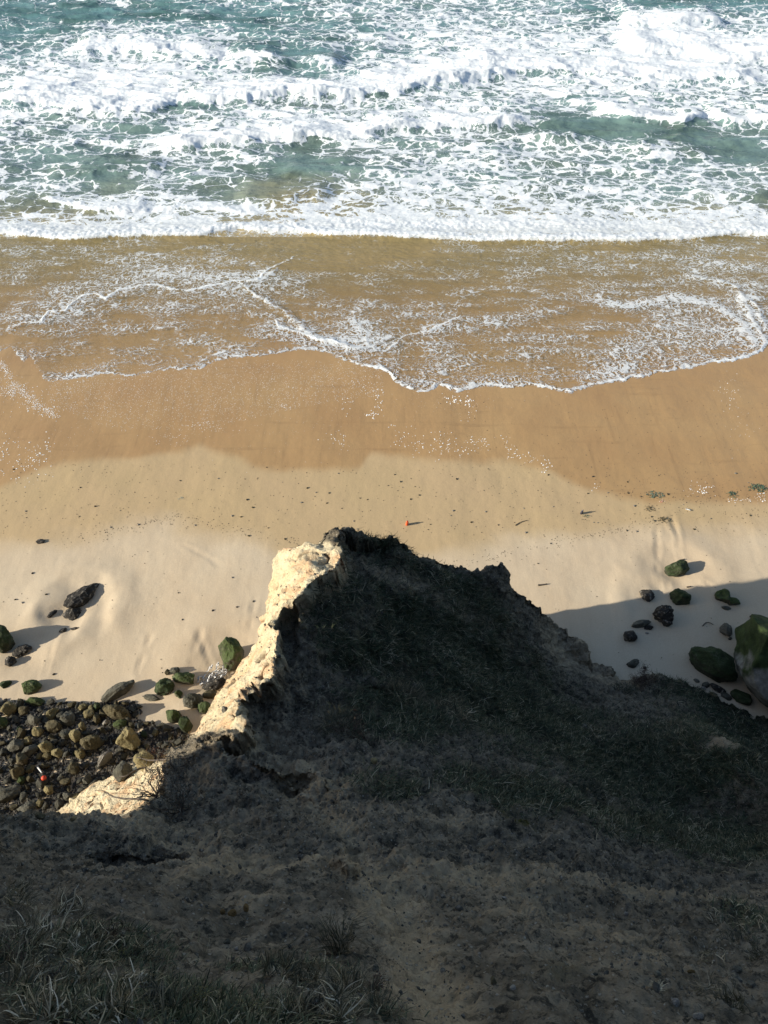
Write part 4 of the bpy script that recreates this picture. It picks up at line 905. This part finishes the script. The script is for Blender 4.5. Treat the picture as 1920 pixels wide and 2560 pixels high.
leafy('seaweed_clump', 1637, 1238, .28, weedp, 'tangled grey green weed clump left of the red and white scrap', 'seaweed')
leafy('seaweed_clump', 1832, 1236, .22, weed, 'green weed clump left of the largest weed clump on the right edge', 'seaweed')
leafy('seaweed_clump', 1893, 1221, .32, weed, 'largest green weed clump by the foam near the right edge', 'seaweed', 80)
leafy('seaweed_clump', 1465, 1290, .12, weed, 'small green weed tuft just below the dark bottle', 'seaweed', 30)
leafy('seaweed_clump', 1623, 1272, .20, mat_plain('brown_weed', (.04, .035, .02), (.12, .1, .06), 20), 'brown weed clump below the tangled grey green clump', 'seaweed', 40)
leafy('seaweed_clump', 1660, 1300, .22, mat_plain('olive_weed', (.06, .055, .03), (.14, .12, .07), 20), 'sparse olive weed patch at the head of the dark scour line', 'seaweed', 60, flat=.2)
leafy('plastic_scrap', 1656, 1253, .13, mat_plain('red_white_plastic', (.6, .06, .05), (.8, .8, .8), 14), 'red and white scrap of litter between the weed clumps', 'litter', 14)
leafy('plastic_scrap', 451, 1246, .12, mat_plain('teal_plastic', (.05, .2, .25), (.2, .4, .45), 10), 'small teal plastic scrap on the upper left sand', 'litter', 12)
def stick(name, pts, r0, r1, mat, label=None, cat=None, n=6, parent=None, loc=None):
    V, Fq = [], []; pts = [np.array(p_) for p_ in pts]
    for i, p_ in enumerate(pts):
        d = pts[min(i+1, len(pts)-1)]-pts[max(i-1, 0)]; d = d/(np.linalg.norm(d)+1e-9); a = np.cross(d, [0, 0, 1.] if abs(d[2]) < .9 else [1, 0, 0]); a /= np.linalg.norm(a); b = np.cross(d, a); r_ = r0+(r1-r0)*i/(len(pts)-1)
        for k in range(n): V.append(p_+r_*(math.cos(2*math.pi*k/n)*a+math.sin(2*math.pi*k/n)*b))
    for i in range(len(pts)-1):
        for k in range(n): Fq.append((i*n+k, i*n+(k+1) % n, (i+1)*n+(k+1) % n, (i+1)*n+k))
    for e in (0, len(pts)-1):
        V.append(pts[e]); c = len(V)-1
        for k in range(0, n): Fq.append((e*n+k, e*n+(k+1) % n, c, c))
    Fq = [f for f in Fq]
    me = bpy.data.meshes.new(name); me.from_pydata([tuple(x) for x in V], [], [tuple(dict.fromkeys(int(y) for y in f)) for f in Fq]); me.materials.append(mat)
    for pgn in me.polygons: pgn.use_smooth = True
    o = bpy.data.objects.new(name, me); C.objects.link(o)
    if parent: o.parent = parent
    if loc is not None: o.location = loc
    if label: tag(o, label, cat)
    return o
wood = mat_plain('driftwood', (.05, .04, .03), (.12, .1, .08), 9); white = mat_plain('white_plastic', (.7, .72, .72), (.8, .8, .8), 9, .4)
def ground_stick(u0, v0, u1, v1, r_, mat, label, name='driftwood_stick', cat='stick', bend=.03):
    a, b = hit(u0, v0)[0], hit(u1, v1)[0]; pts = [a+(b-a)*t_+np.array([0, bend*math.sin(t_*3.1)*2, r_+.01]) for t_ in np.linspace(0, 1, 6)]
    return stick(name, pts, r_, r_*.6, mat, label, cat)
ground_stick(1288, 1314, 1318, 1302, .018, wood, 'thin brown stick on the tan sand between the two bottles')
ground_stick(1755, 1568, 1782, 1564, .02, wood, 'curved dark stick on the shaded sand left of the half round rock', bend=.07)
ground_stick(1345, 1464, 1368, 1461, .035, wood, 'short dark driftwood piece on the pale sand right of the grassy headland', bend=.0)
ground_stick(1718, 1466, 1728, 1465, .03, wood, 'tiny dark wood chip under the dark green sunlit rock', bend=.0)
ground_stick(1700, 1399, 1712, 1397, .03, wood, 'tiny dark wood chip above the dark green sunlit rock', bend=.0)
ground_stick(1714, 1274, 1726, 1277, .035, white, 'short white plastic tube on the tan sand near the right', 'plastic_tube', 'litter', bend=0)
ground_stick(103, 1927, 114, 1942, .03, white, 'short white plastic stick above the red ball in the rubble', 'plastic_tube', 'litter', bend=0).location.z += .30
g = hit(116, 1952)[0]; V, Fc = ico(3); rb = mesh_np('ball', V*.085*np.array([1, 1, .92]), Fc, mat_plain('red_rubber', (.6, .06, .03), (.7, .1, .05), rough=.4)); rb.location = g+np.array([0, 0, .25]); tag(rb, 'red ball lodged among the lower left rubble stones', 'ball')
# torn white netting: strands in a heap
g = hit(527, 1692)[0]; V = []; segs = []
rr = np.random.default_rng(5); nv, ne = [], []
for k in range(46):
    x, y = rr.uniform(-.55, .5), rr.normal(0, .16); a = rr.normal(.35, .5); z = .04+rr.uniform(0, .12); l_ = rr.uniform(.15, .4); wv = rr.uniform(.012, .03)
    pr = None
    for j in range(7):
        t_ = j/6; cx = x+math.cos(a)*l_*t_; cy = y+math.sin(a)*l_*t_+.03*math.sin(t_*6+k); cz = z+.05*math.sin(t_*5+k*2)
        i = len(nv); nv += [(cx-math.sin(a)*wv, cy+math.cos(a)*wv, cz), (cx+math.sin(a)*wv, cy-math.cos(a)*wv, cz+.012), (cx, cy, cz-.015)]
        if pr is not None: ne += [(pr, pr+1, i+1, i), (pr+1, pr+2, i+2, i+1), (pr+2, pr, i, i+2)]
        pr = i
net = mesh_np('torn_netting', np.array(nv), np.array(ne), mat_plain('white_net', (.5, .5, .5), (.72, .73, .74), 12)); net.location = g; net.rotation_euler = (0, 0, .45); tag(net, 'crumpled white torn netting between the green slab and the big angular boulder', 'netting')

# ---- grass on the slope (uncountable) -------------------------------------------------
def blades(base, dirs, nrm_, L, Wd, droop, hue, seg=2):
    """base (n,3), dirs (n,3) unit; ribbons that bend over"""
    n = len(base); side = np.cross(dirs, nrm_); side /= np.linalg.norm(side, axis=1)[:, None]+1e-9
    V = np.zeros((n, (seg+1)*2, 3)); 
    for k in range(seg+1):
        t_ = k/seg; c = base + dirs*(L*t_)[:, None] + nrm_*(L*(.75*t_-droop*t_*t_))[:, None]
        wd = Wd*(1-t_*.92)*(.7+.3*min(1, t_*3))
        V[:, 2*k] = c-side*wd[:, None]*.5; V[:, 2*k+1] = c+side*wd[:, None]*.5
    Fq = np.array([(2*k, 2*k+1, 2*k+3, 2*k+2) for k in range(seg)]); FF = Fq[None]+(np.arange(n)*(seg+1)*2)[:, None, None]
    return V.reshape(-1, 3), FF.reshape(-1, 4), np.repeat(hue, (seg+1)*2)
GR = [(0, (.012, .020, .011)), (.35, (.040, .062, .030)), (.5, (.09, .105, .055)), (.65, (.22, .19, .12)), (1, (.56, .50, .36))]
M['grass'] = mat_blades('slope_grass', GR)
M['tussock'] = mat_blades('tussock_blades', [(0, (.02, .03, .018)), (.3, (.085, .07, .035)), (.55, (.36, .30, .19)), (1, (.80, .72, .55))])  # dry straw tones; the palest also paints sky glints on the blades
def grad_cells():
    A = CQ[:-1, :-1]; B_ = CQ[1:, 1:]; D1 = CQ[:-1, 1:]-CQ[1:, :-1]
    cr = np.cross(D1, B_-A); area = .5*np.linalg.norm(cr, axis=-1); nn = cr/(2*area[..., None]+1e-12); nn *= np.sign(nn[..., 2:3]+1e-9)
    return A, B_, area, nn
A_, B_, area, nn = grad_cells()
xc, yc, zc = A_[..., 0], A_[..., 1], A_[..., 2]
dcam = np.sqrt(xc**2+yc**2+(CAM_H-zc)**2)
wgt = area*np.clip(CV[:-1, :-1], 0, 1)**1.3*(yc > -.6)*(yc < 16)*(np.abs(xc) < 17)*(np.abs(xc) < 4.5+1.1*yc)*(zc > .4)
wgt = wgt*(1/np.clip(dcam, 5, 30)**1.0)*np.clip(.45+1.4*fbm(xc*.9, yc*.9, zc*.9, oct=3, seed=160), .05, 1.5)
def sample(wgt, n):
    c = np.cumsum(wgt.ravel()); idx = np.searchsorted(c, rng.uniform(0, c[-1], n)); t_ = rng.uniform(0, 1, (n, 1))
    return A_.reshape(-1, 3)[idx]*(1-t_)+B_.reshape(-1, 3)[idx]*t_, nn.reshape(-1, 3)[idx]
NB = 140000
bp, bn = sample(wgt, NB)
down = -bn*bn[:, 2:3]; down[:, 2] += 0; down = np.stack([bn[:, 0], bn[:, 1], -np.sqrt(np.clip(1-bn[:, 2]**2, 0, 1))], -1)
flow = 2.2*fbm(bp[:, 0]*.8, bp[:, 1]*.8, oct=2, seed=170)
ra = rng.normal(0, 1, (NB, 3)); ra -= bn*np.sum(ra*bn, 1)[:, None]; ra /= np.linalg.norm(ra, axis=1)[:, None]
dr = ra*.9 + .55*down + np.stack([np.cos(flow), np.sin(flow), 0*flow], -1)*.4; dr /= np.linalg.norm(dr, axis=1)[:, None]
dd_ = np.linalg.norm(bp-np.array([0, 0, CAM_H]), axis=1)
LL = rng.uniform(.09, .27, NB)*np.clip(dd_/14, .5, 1.15); hue = np.clip(rng.beta(1.5, 2.6, NB)+.18*fbm(bp[:, 0]*.6, bp[:, 1]*.6, oct=2, seed=180)-.03, 0, 1)
V, Fq, hu = blades(bp, dr, bn, LL, LL*.055+.005, .75, hue, 3)
gs = mesh_np('slope_grass', V, Fq, M['grass'], dict(hue=hu)); tag(gs, 'dark matted grass covering the shaded right slope of the headland', 'grass', kind='stuff')
# grit on the bare soil near the viewer
wg = area*(1-.5*CV[:-1, :-1])*(yc > -.8)*(yc < 12)*(np.abs(xc) < 4+1.1*yc)*(zc > 3)/np.clip(dcam, 3, 30)**1.5
wg = wg*np.clip(.3+1.8*fbm(xc*1.3, yc*1.3, zc*1.3, oct=3, seed=165), .04, 2)
gp, gn = sample(wg, 9000); rad = np.exp(rng.normal(-4.8, .65, 9000))*np.clip(np.linalg.norm(gp-np.array([0, 0, CAM_H]), axis=1)/9, .6, 1.5)
t = NT('soil_grit'); p = t.pos(); g1 = t.vor(p, 30, 'F1', out='Color'); t.bsdf(t.ramp(g1, [(0, (.03, .03, .028)), (.6, (.10, .095, .08)), (.9, (.2, .18, .15)), (1, (.38, .35, .3))]), .9, .2)
gt = scatter_stones('soil_grit', gp+gn*rad[:, None]*.3, rad, t.m, k=1); tag(gt, 'fine crumbs and grit strewn over the bare cliff soil', 'grit', kind='stuff')

# ---- tussocks near the viewer, each a thing
def tussock(u, v, label, n=260, rad=.16, L=(.07, .19), hue=(.15, .95), seed=0, mat='tussock', name='grass_tussock', cat='tussock', group=None, wd=.007, up=.55, lean=(0, 0, 0)):
    g, nrm_, onc = hit(u, v); rr = np.random.default_rng(seed+int(u+v)); n = int(n)
    a = rr.uniform(0, 6.28, n); d = rad*np.sqrt(rr.uniform(0, 1, n)); base = np.stack([d*np.cos(a), d*np.sin(a), -.03-.15*d], -1)
    nz = np.array(nrm_)*.8+np.array([0, 0, .3]); nz /= np.linalg.norm(nz)
    base = base - nz*np.sum(base*nz, 1)[:, None]*.8
    N_ = np.repeat(nz[None], n, 0)
    a = a+rr.normal(0, 1.0, n)
    dr = np.stack([np.cos(a+rr.normal(0, .6, n)), np.sin(a+rr.normal(0, .6, n)), rr.uniform(-.5, .25, n)], -1)+np.array(lean); dr /= np.linalg.norm(dr, axis=1)[:, None]
    LL = rr.uniform(L[0], L[1], n); h_ = hue[0]*.4+(hue[1]-hue[0]*.4)*rr.beta(.9, 2.2, n)
    V, Fq, hu = blades(base, dr, N_, LL, np.full(n, wd)*rr.uniform(.6, 1.3, n), (rr.uniform(.5, 1.2)*up*1.6), h_, 6)
    wob = .05*np.stack([perlin(V[:, i]*11+seed, V[:, (i+1) % 3]*11) for i in range(3)], -1); V = V+wob
    o = mesh_np(name, V, Fq, M[mat], dict(hue=hu)); o.location = g; tag(o, label, cat, group); return o
TG = 'dry grass tussocks on the cliff top'
for i, (u, v, r_, n, lb, lo, hi_) in enumerate([
  (35, 2265, .20, 260, 'dry tussock at the left edge just under the dark hollow', .2, .75), (165, 2290, .20, 300, 'dry tussock with pale hooked blades right of the left edge one', .25, .95), (60, 2370, .22, 380, 'dense pale tussock in the middle of the left edge clump', .3, 1.),
  (215, 2390, .18, 300, 'tussock hanging over bare soil right of the dense pale one', .3, .95), (330, 2405, .14, 200, 'straggly outer tussock nearest the dark bare soil', .2, .8), (30, 2470, .20, 320, 'lower left edge tussock with fine curved blades', .2, .9),
  (190, 2480, .20, 360, 'broad tussock low left full of pale blades', .3, 1.), (330, 2490, .15, 240, 'tussock with bright straw stalks at the end of the left clump', .4, 1.), (110, 2548, .18, 300, 'tussock cut by the bottom edge at far left', .3, .95), (270, 2550, .16, 280, 'bottom edge tussock below the broad pale one', .3, 1.),
  (410, 2545, .12, 160, 'thin dark tussock on the bottom edge left of the green shrub', .1, .6), (700, 2440, .14, 240, 'dark tussock sprawling left of the tall dark grass plume', .05, .5), (790, 2470, .16, 300, 'brown tussock in the bottom centre clump', .1, .6),
  (870, 2480, .14, 260, 'brown tussock with long stalks reaching right in the bottom centre clump', .1, .65), (740, 2545, .14, 260, 'pale stalked tussock on the bottom edge centre', .3, 1.), (850, 2545, .12, 200, 'fanned pale grass tuft on the bottom edge right of the pale stalked one', .3, .95), (940, 2530, .10, 140, 'dark tuft ending the bottom centre clump', .05, .6),
  (1790, 2310, .13, 90, 'pale flat grass tuft swept to the left near the right edge', .6, 1.), (1850, 2360, .20, 260, 'green grey tussock at the right edge below the pale swept tuft', .1, .55), (1790, 2400, .12, 80, 'small straw tuft below the green grey tussock', .4, .9), (1770, 2490, .10, 60, 'sparse straw tuft above the bottom right green tuft', .4, .9), (1830, 2520, .12, 200, 'short green grass tuft at the bottom right', .05, .35), (1895, 2400, .14, 160, 'dull tussock cut by the right edge', .1, .5)]):
    tussock(u, v, lb, int(n*.85), r_*.85, hue=(lo, hi_), seed=i*3, group=TG, up=.6, wd=.0065, lean=(-.7, .1, .1) if u == 1790 and v == 2310 else (0, 0, 0))
tussock(850, 2385, 'tall dark plume of grass rising from the bottom centre clump', 140, .06, (.28, .45), (.0, .35), 91, up=1.1, lean=(.0, .5, .6))
tussock(1655, 2478, 'pale rosette plant with short thick leaves on bare soil bottom right', 120, .05, (.05, .09), (.75, 1.), 92, name='rosette_plant', cat='plant', wd=.010, up=.8)
tussock(1420, 2010, 'green spiky rosette plant beside the path right of centre', 60, .06, (.2, .35), (.1, .3), 93, name='rosette_plant', cat='plant', wd=.016, up=.8)
# straw tufts and darker grass humps on the slope
for i, (u, v, r_, n, lb, lo, hi_, L0, L1) in enumerate([
  (960, 1590, .3, 160, 'pale dry tuft in the upper middle of the dark slope', .3, .8, .2, .45), (1010, 1740, .5, 420, 'wide grey grass hump in the middle of the slope', .1, .6, .25, .5), (850, 1830, .5, 420, 'dark grass hump left of the wide grey hump', .05, .45, .25, .5),
  (1120, 1790, .5, 380, 'straw grass hump right of the dark hollow on the slope', .15, .7, .25, .5), (1310, 1740, .45, 420, 'black green grass hump on the right slope', .0, .2, .2, .35), (1560, 1735, .4, 380, 'black green grass hump at the slope foot by the brown bush', .0, .2, .2, .35),
  (1470, 1990, .4, 420, 'black green grass hump low on the right slope', .0, .22, .18, .3), (1480, 1840, .3, 160, 'pale tuft in the lower right grass', .3, .8, .2, .35), (1515, 2010, .16, 60, 'small bleached tuft beside the low black green hump', .7, 1., .15, .28), (1300, 1960, .3, 200, 'grey tuft along the lower grass edge', .2, .7, .2, .35),
  (1530, 2080, .18, 80, 'thin straw tuft above the bare lower soil', .5, .9, .15, .3), (1690, 2110, .3, 200, 'green tuft in the grass at the lower right', .1, .4, .2, .35), (1330, 1650, .3, 200, 'dull tuft near the right rim of the slope', .1, .5, .2, .35)]):
    tussock(u, v, lb, n, r_, (L0, L1), (lo, hi_), 200+i, group='grass humps on the headland slope', wd=.012)
# ---- shrubs
def shrub(u, v, r_, label, leafcol, twig, n=700, seed=0, leaf=.03, name='shrub', h=.7, ntw=14, thick=.012):
    g, nrm_, onc = hit(u, v); rr = np.random.default_rng(seed); e = bpy.data.objects.new(name, None); C.objects.link(e); e.location = g
    tag(e, label, 'shrub'); up = np.array(nrm_)*.6+np.array([0, 0, .5]); ends = []
    tv, tf = [], []
    for k in range(ntw):
        a = rr.uniform(0, 6.28); d = np.array([math.cos(a), math.sin(a), 0])*rr.uniform(.5, 1.1)+up*rr.uniform(.3, 1.)*h; pts = []
        for j in range(6): pts.append(d*r_*j/5+np.array([rr.normal(0, .05), rr.normal(0, .05), rr.normal(0, .04)])*r_*j*.6)
        for j in range(5):
            p0, p1 = pts[j], pts[j+1]; dd = (p1-p0)/(np.linalg.norm(p1-p0)+1e-9); s1 = np.cross(dd, [.3, .2, 1]); s1 /= np.linalg.norm(s1); s2 = np.cross(dd, s1)
            i = len(tv); rr0 = thick*(1-j/6.5); rr1 = thick*(1-(j+1)/6.5)
            for (pc, rc) in ((p0, rr0), (p1, rr1)):
                for q_ in range(4): tv.append(pc+rc*(math.cos(q_*1.571)*s1+math.sin(q_*1.571)*s2))
            for q_ in range(4): tf.append((i+q_, i+(q_+1) % 4, i+4+(q_+1) % 4, i+4+q_))
        ends += pts[2:]
    mesh_np('branches', np.array(tv), np.array(tf), M[twig], parent=e)
    if n:
        c = np.array(ends)[rr.integers(0, len(ends), n)]+rr.normal(0, r_*.13, (n, 3)); dr = rr.normal(0, 1, (n, 3)); dr /= np.linalg.norm(dr, axis=1)[:, None]; nr = rr.normal(0, 1, (n, 3))+up; nr /= np.linalg.norm(nr, axis=1)[:, None]
        V, Fq, hu = blades(c, dr, nr, rr.uniform(.6, 1.3, n)*leaf, rr.uniform(.25, .45, n)*leaf, .6, rr.uniform(0, 1, n), 2); mesh_np('foliage', V, Fq, M[leafcol], dict(hue=hu), parent=e)
    return e
M['twig'] = mat_plain('dry_twig', (.045, .035, .028), (.11, .09, .075), 8)
M['redtwig'] = mat_plain('red_root', (.16, .07, .04), (.26, .13, .08), 8)
M['leafgrey'] = mat_blades('grey_leaves', [(0, (.02, .025, .022)), (.6, (.08, .085, .075)), (1, (.2, .2, .17))])
M['leafred'] = mat_blades('brown_leaves', [(0, (.03, .018, .014)), (.6, (.06, .035, .025)), (1, (.11, .07, .05))])
M['leafgold'] = mat_blades('gold_leaves', [(0, (.03, .035, .015)), (.6, (.12, .12, .04)), (1, (.4, .34, .12))])
shrub(395, 1990, .75, 'dry dark shrub overhanging the sunlit talus patch', 'leafgrey', 'twig', 700, 1, .05, h=.7, ntw=26, thick=.016)
shrub(455, 2030, .65, 'grey leaved shrub right of the overhanging dry shrub', 'leafgrey', 'twig', 1100, 2, .06, h=.6, ntw=20)
shrub(440, 1925, .55, 'dark low shrub above the hanging red roots', 'leafgrey', 'twig', 800, 3, .05, h=.5, ntw=16)
shrub(390, 1895, .32, 'rusty red hanging root tangle at the cliff edge over the rubble', 'leafred', 'redtwig', 500, 4, .05, name='root_tangle', h=.2, ntw=30, thick=.012)
shrub(1618, 1700, .55, 'reddish brown bush at the foot of the grassy slope', 'leafred', 'twig', 1600, 5, .05, h=.6, ntw=18)
shrub(490, 2520, .10, 'small golden green shrub on the bottom edge between the tussocks', 'leafgold', 'twig', 900, 6, .014, h=.9, ntw=16, thick=.003)
shrub(620, 2535, .09, 'fine leaved dark green shrub beside the golden green one', 'leafgold', 'twig', 500, 7, .011, h=.8, ntw=16, thick=.003)
shrub(310, 2395, .05, 'tiny yellowish sprig above the straw stalked tussock', 'leafgold', 'twig', 160, 8, .012, h=1.2, ntw=8, thick=.002)
shrub(375, 2420, .05, 'tiny grey sprig on the dark bare soil', 'leafgrey', 'twig', 160, 9, .012, h=1.2, ntw=8, thick=.002)
shrub(880, 1840, .5, 'brown leaved low bush under the dark grass hump', 'leafred', 'twig', 900, 10, .05, h=.4, ntw=14)
# long bare branches reaching over the talus
for i, (a, b, lb) in enumerate([((250, 1998), (370, 2010), 'long bare branch reaching left over the sunlit talus'), ((330, 1920), (470, 1905), 'bare branch crossing above the hanging red roots'), ((300, 1975), (360, 1925), 'short bare branch slanting over the sunlit talus')]):
    pa, pb = hit(*b)[0], hit(*a)[0]+np.array([0, 0, .5]); pts = [pa+(pb-pa)*t_+np.array([.05*math.sin(t_*9+i), .06*math.cos(t_*7), .18*math.sin(t_*3.1)+.05]) for t_ in np.linspace(0, 1, 9)]
    stick('branch', pts, .03, .008, M['twig'], lb, 'branch')
# ---- stones lying on the cliff near the viewer
CS = [(580, 2290, 22, 24, 'ochre', 'largest ochre stone of the three in the bare soil'), (613, 2272, 15, 20, 'ochre', 'upright ochre stone right of the largest one'), (556, 2282, 14, 14, 'ochre', 'small ochre stone left of the largest one'),
      (569, 2356, 20, 14, 'grey', 'flat grey cobble below the three ochre stones'), (591, 2374, 10, 12, 'pebble', 'small white pebble right below the flat grey cobble'), (643, 2400, 14, 12, 'pebble', 'whitish pebble above the dark centre tussock'), (692, 2001, 10, 8, 'pebble', 'whitish stone on the slope left of the sandy gully'),
      (936, 1903, 22, 16, 'yellow', 'beige stone at the edge of the dark grass hump'), (1282, 2473, 18, 15, 'pebble', 'round pale stone in the bare soil bottom centre right'), (1565, 2285, 12, 9, 'pebble', 'small pale pebble in the right bare soil'), (1488, 2436, 14, 10, 'grey', 'grey pebble left of the pale rosette plant'),
      (1645, 2436, 20, 18, 'grey', 'grey stone just above the pale rosette plant'), (1728, 2432, 22, 12, 'ochre', 'elongated ochre stone right above the pale rosette plant'), (1840, 2425, 26, 20, 'grey', 'angular grey stone at the foot of the right tussock'), (1690, 2512, 24, 30, 'pebble', 'pale upright stone below the rosette plant'), (1880, 2465, 22, 22, 'grey', 'dull grey stone near the right edge bottom'),
      (1745, 2545, 28, 24, 'pebble', 'pale stone on the bottom edge right of the upright one'), (1235, 2458, 16, 24, 'brown', 'brown stone left of the round pale stone'), (937, 2425, 20, 20, 'grey', 'grey lump at the end of the bottom centre clump'), (235, 2182, 22, 16, 'grey', 'grey lump of clay on the shelf under the hollow'), (97, 2043, 30, 20, 'brown', 'brown cobble resting on the rim of the near shelf'), (187, 2048, 22, 14, 'yellow', 'beige cobble on the rim near the talus'),
      (1000, 1625, 0, 0, None, None)]
for i, (u, v, l, w_, mt, lb) in enumerate(CS):
    if not mt: continue
    g, n, onc = hit(u, v); dpt = (CAM_H-g[2])*sp+g[1]*cp; a = l/F*dpt/2; b = w_/F*dpt/2
    V, Fc = rock_verts(900+i, 4, 9); o = rock_obj('stone', V*np.array([a, b, min(a, b)*.9]), Fc, M[mt]); o.location = g+n*b*.3; o.rotation_euler = (0, 0, rng.uniform(-.3, .3)); tag(o, lb, 'stone')
def byl(frag):
    return next(o for o in C.objects if frag in o.get('label', '') and not o.parent)
MARKS = [(byl(a), b) for a, b in [('pale green capped slab', 'pale green capped slab'), ('yellow block at the upper left', 'upper left yellow block'), ('large orange brown boulder', 'orange brown boulder'), ('largest bright yellow', 'brightest yellow boulder'), ('large ribbed brown', 'ribbed brown boulder'),
  ('round tan stone', 'round tan stone'), ('tall yellow grey', 'tall yellow grey stone'), ('grey and white mottled', 'grey and white boulder'), ('ochre cube shaped', 'ochre cube shaped block'), ('upper one of two tall', 'upper tall brown stone'), ('lower one of two tall', 'lower tall brown stone'),
  ('broad pale grey slab', 'broad pale grey slab'), ('second pale grey slab', 'second pale grey slab'), ('round yellowish stone', 'round yellowish stone'), ('sunlit yellow boulder', 'boulder beside red roots'), ('brown green boulder', 'brown green boulder'), ('blocky pale grey', 'blocky pale grey stone'),
  ('big dark square', 'big dark square boulder'), ('speckled green stone', 'speckled green stone'), ('smooth dark grey block', 'smooth dark grey block'), ('split pale stone', 'split pale stone'), ('narrow pale blade', 'narrow pale blade'), ('dark green round rock', 'dark green round rock'), ('green grey boulder cut', 'green grey edge boulder'), ('brick shaped', 'brick shaped stone')]]
PMARKS = [(byl(a), b) for a, b in [('orange plastic bottle', 'orange bottle'), ('dark bottle', 'dark bottle'), ('teal plastic', 'teal scrap'), ('red and white scrap', 'red and white scrap'), ('lone small stone', 'lone upper left stone'), ('long dark barnacled', 'long barnacled rock'), ('dark rounded rock with', 'rounded left edge rock'),
  ('big angular moss', 'angular mossy boulder'), ('long grey wedge', 'long grey wedge rock'), ('dark green rock in sunlit', 'sunlit dark green rock'), ('black and white barnacled', 'black and white rock'), ('white plastic tube on', 'white plastic tube'), ('thin brown stick', 'thin brown stick'), ('largest green weed', 'largest weed clump'), ('short dark driftwood', 'dark driftwood piece')]]
for i, (u, v, r_, lb, lf) in enumerate([(125, 2445, .11, 'dark twiggy bush amid the pale tussocks low left', 'leafgrey'), (262, 2352, .10, 'dark twiggy bush at the upper edge of the left tussocks', 'leafred'), (372, 2508, .09, 'dark twiggy bush right of the bright straw stalks', 'leafgrey'),
   (20, 2400, .12, 'brown twiggy bush against the left edge in the tussocks', 'leafred'), (800, 2520, .10, 'dark twiggy bush between the bottom centre tussocks', 'leafgrey'), (935, 2470, .08, 'brown twiggy bush at the right end of the bottom centre clump', 'leafred')]):
    shrub(u, v, r_, lb, lf, 'twig', 420, 40+i, .022, h=1.0, ntw=26, thick=.0035)
# ---- every small stone gets a label from its neighbours, so that it can be found
def relabel(items, marks, kindw):
    used = {}
    rec = []
    for o, colw, sizew in items:
        x, y = o.location[0], o.location[1]
        best = min(marks, key=lambda m: (m[0]-x)**2+(m[1]-y)**2); dx, dy = x-best[0], y-best[1]
        a = math.degrees(math.atan2(dy, dx)) % 360
        dirw = ['right of', 'seaward and right of', 'seaward of', 'seaward and left of', 'left of', 'landward and left of', 'landward of', 'landward and right of'][int((a+22.5)//45) % 8]
        rec.append((math.hypot(dx, dy), o, sizew+' '+colw+' '+kindw, dirw+' the '+best[2]))
    rec.sort(key=lambda r_: r_[0]); ords = ['nearest', 'second', 'third', 'fourth', 'fifth', 'sixth', 'seventh', 'eighth', 'ninth', 'tenth', 'eleventh', 'twelfth']
    for d_, o, k1, k2 in rec:
        i = used.get((k1, k2), 0); used[(k1, k2)] = i+1
        o['label'] = (ords[min(i, 11)]+' '+k1+' '+k2) if i else (k1+' '+k2)
rel = [o for o in C.objects if o.get('group', '').startswith('loose ')]
marks = [(o.location[0], o.location[1], n_) for o, n_ in MARKS]
relabel([(o, o['group'].split()[1], 'small' if max(o.scale) < .15 else 'middling' if max(o.scale) < .22 else 'fairly big') for o in rel], marks, 'stone')
for o in rel: o['group'] = 'loose stones of the rubble'
peb = [o for o in C.objects if o.get('category') == 'pebble']
relabel([(o, o['group'].split()[-1], 'tiny' if max(o.scale) < .05 else 'larger') for o in peb], [(o.location[0], o.location[1], n_) for o, n_ in PMARKS], 'pebble')
for o in peb: o['group'] = 'pebbles strewn on the open sand'
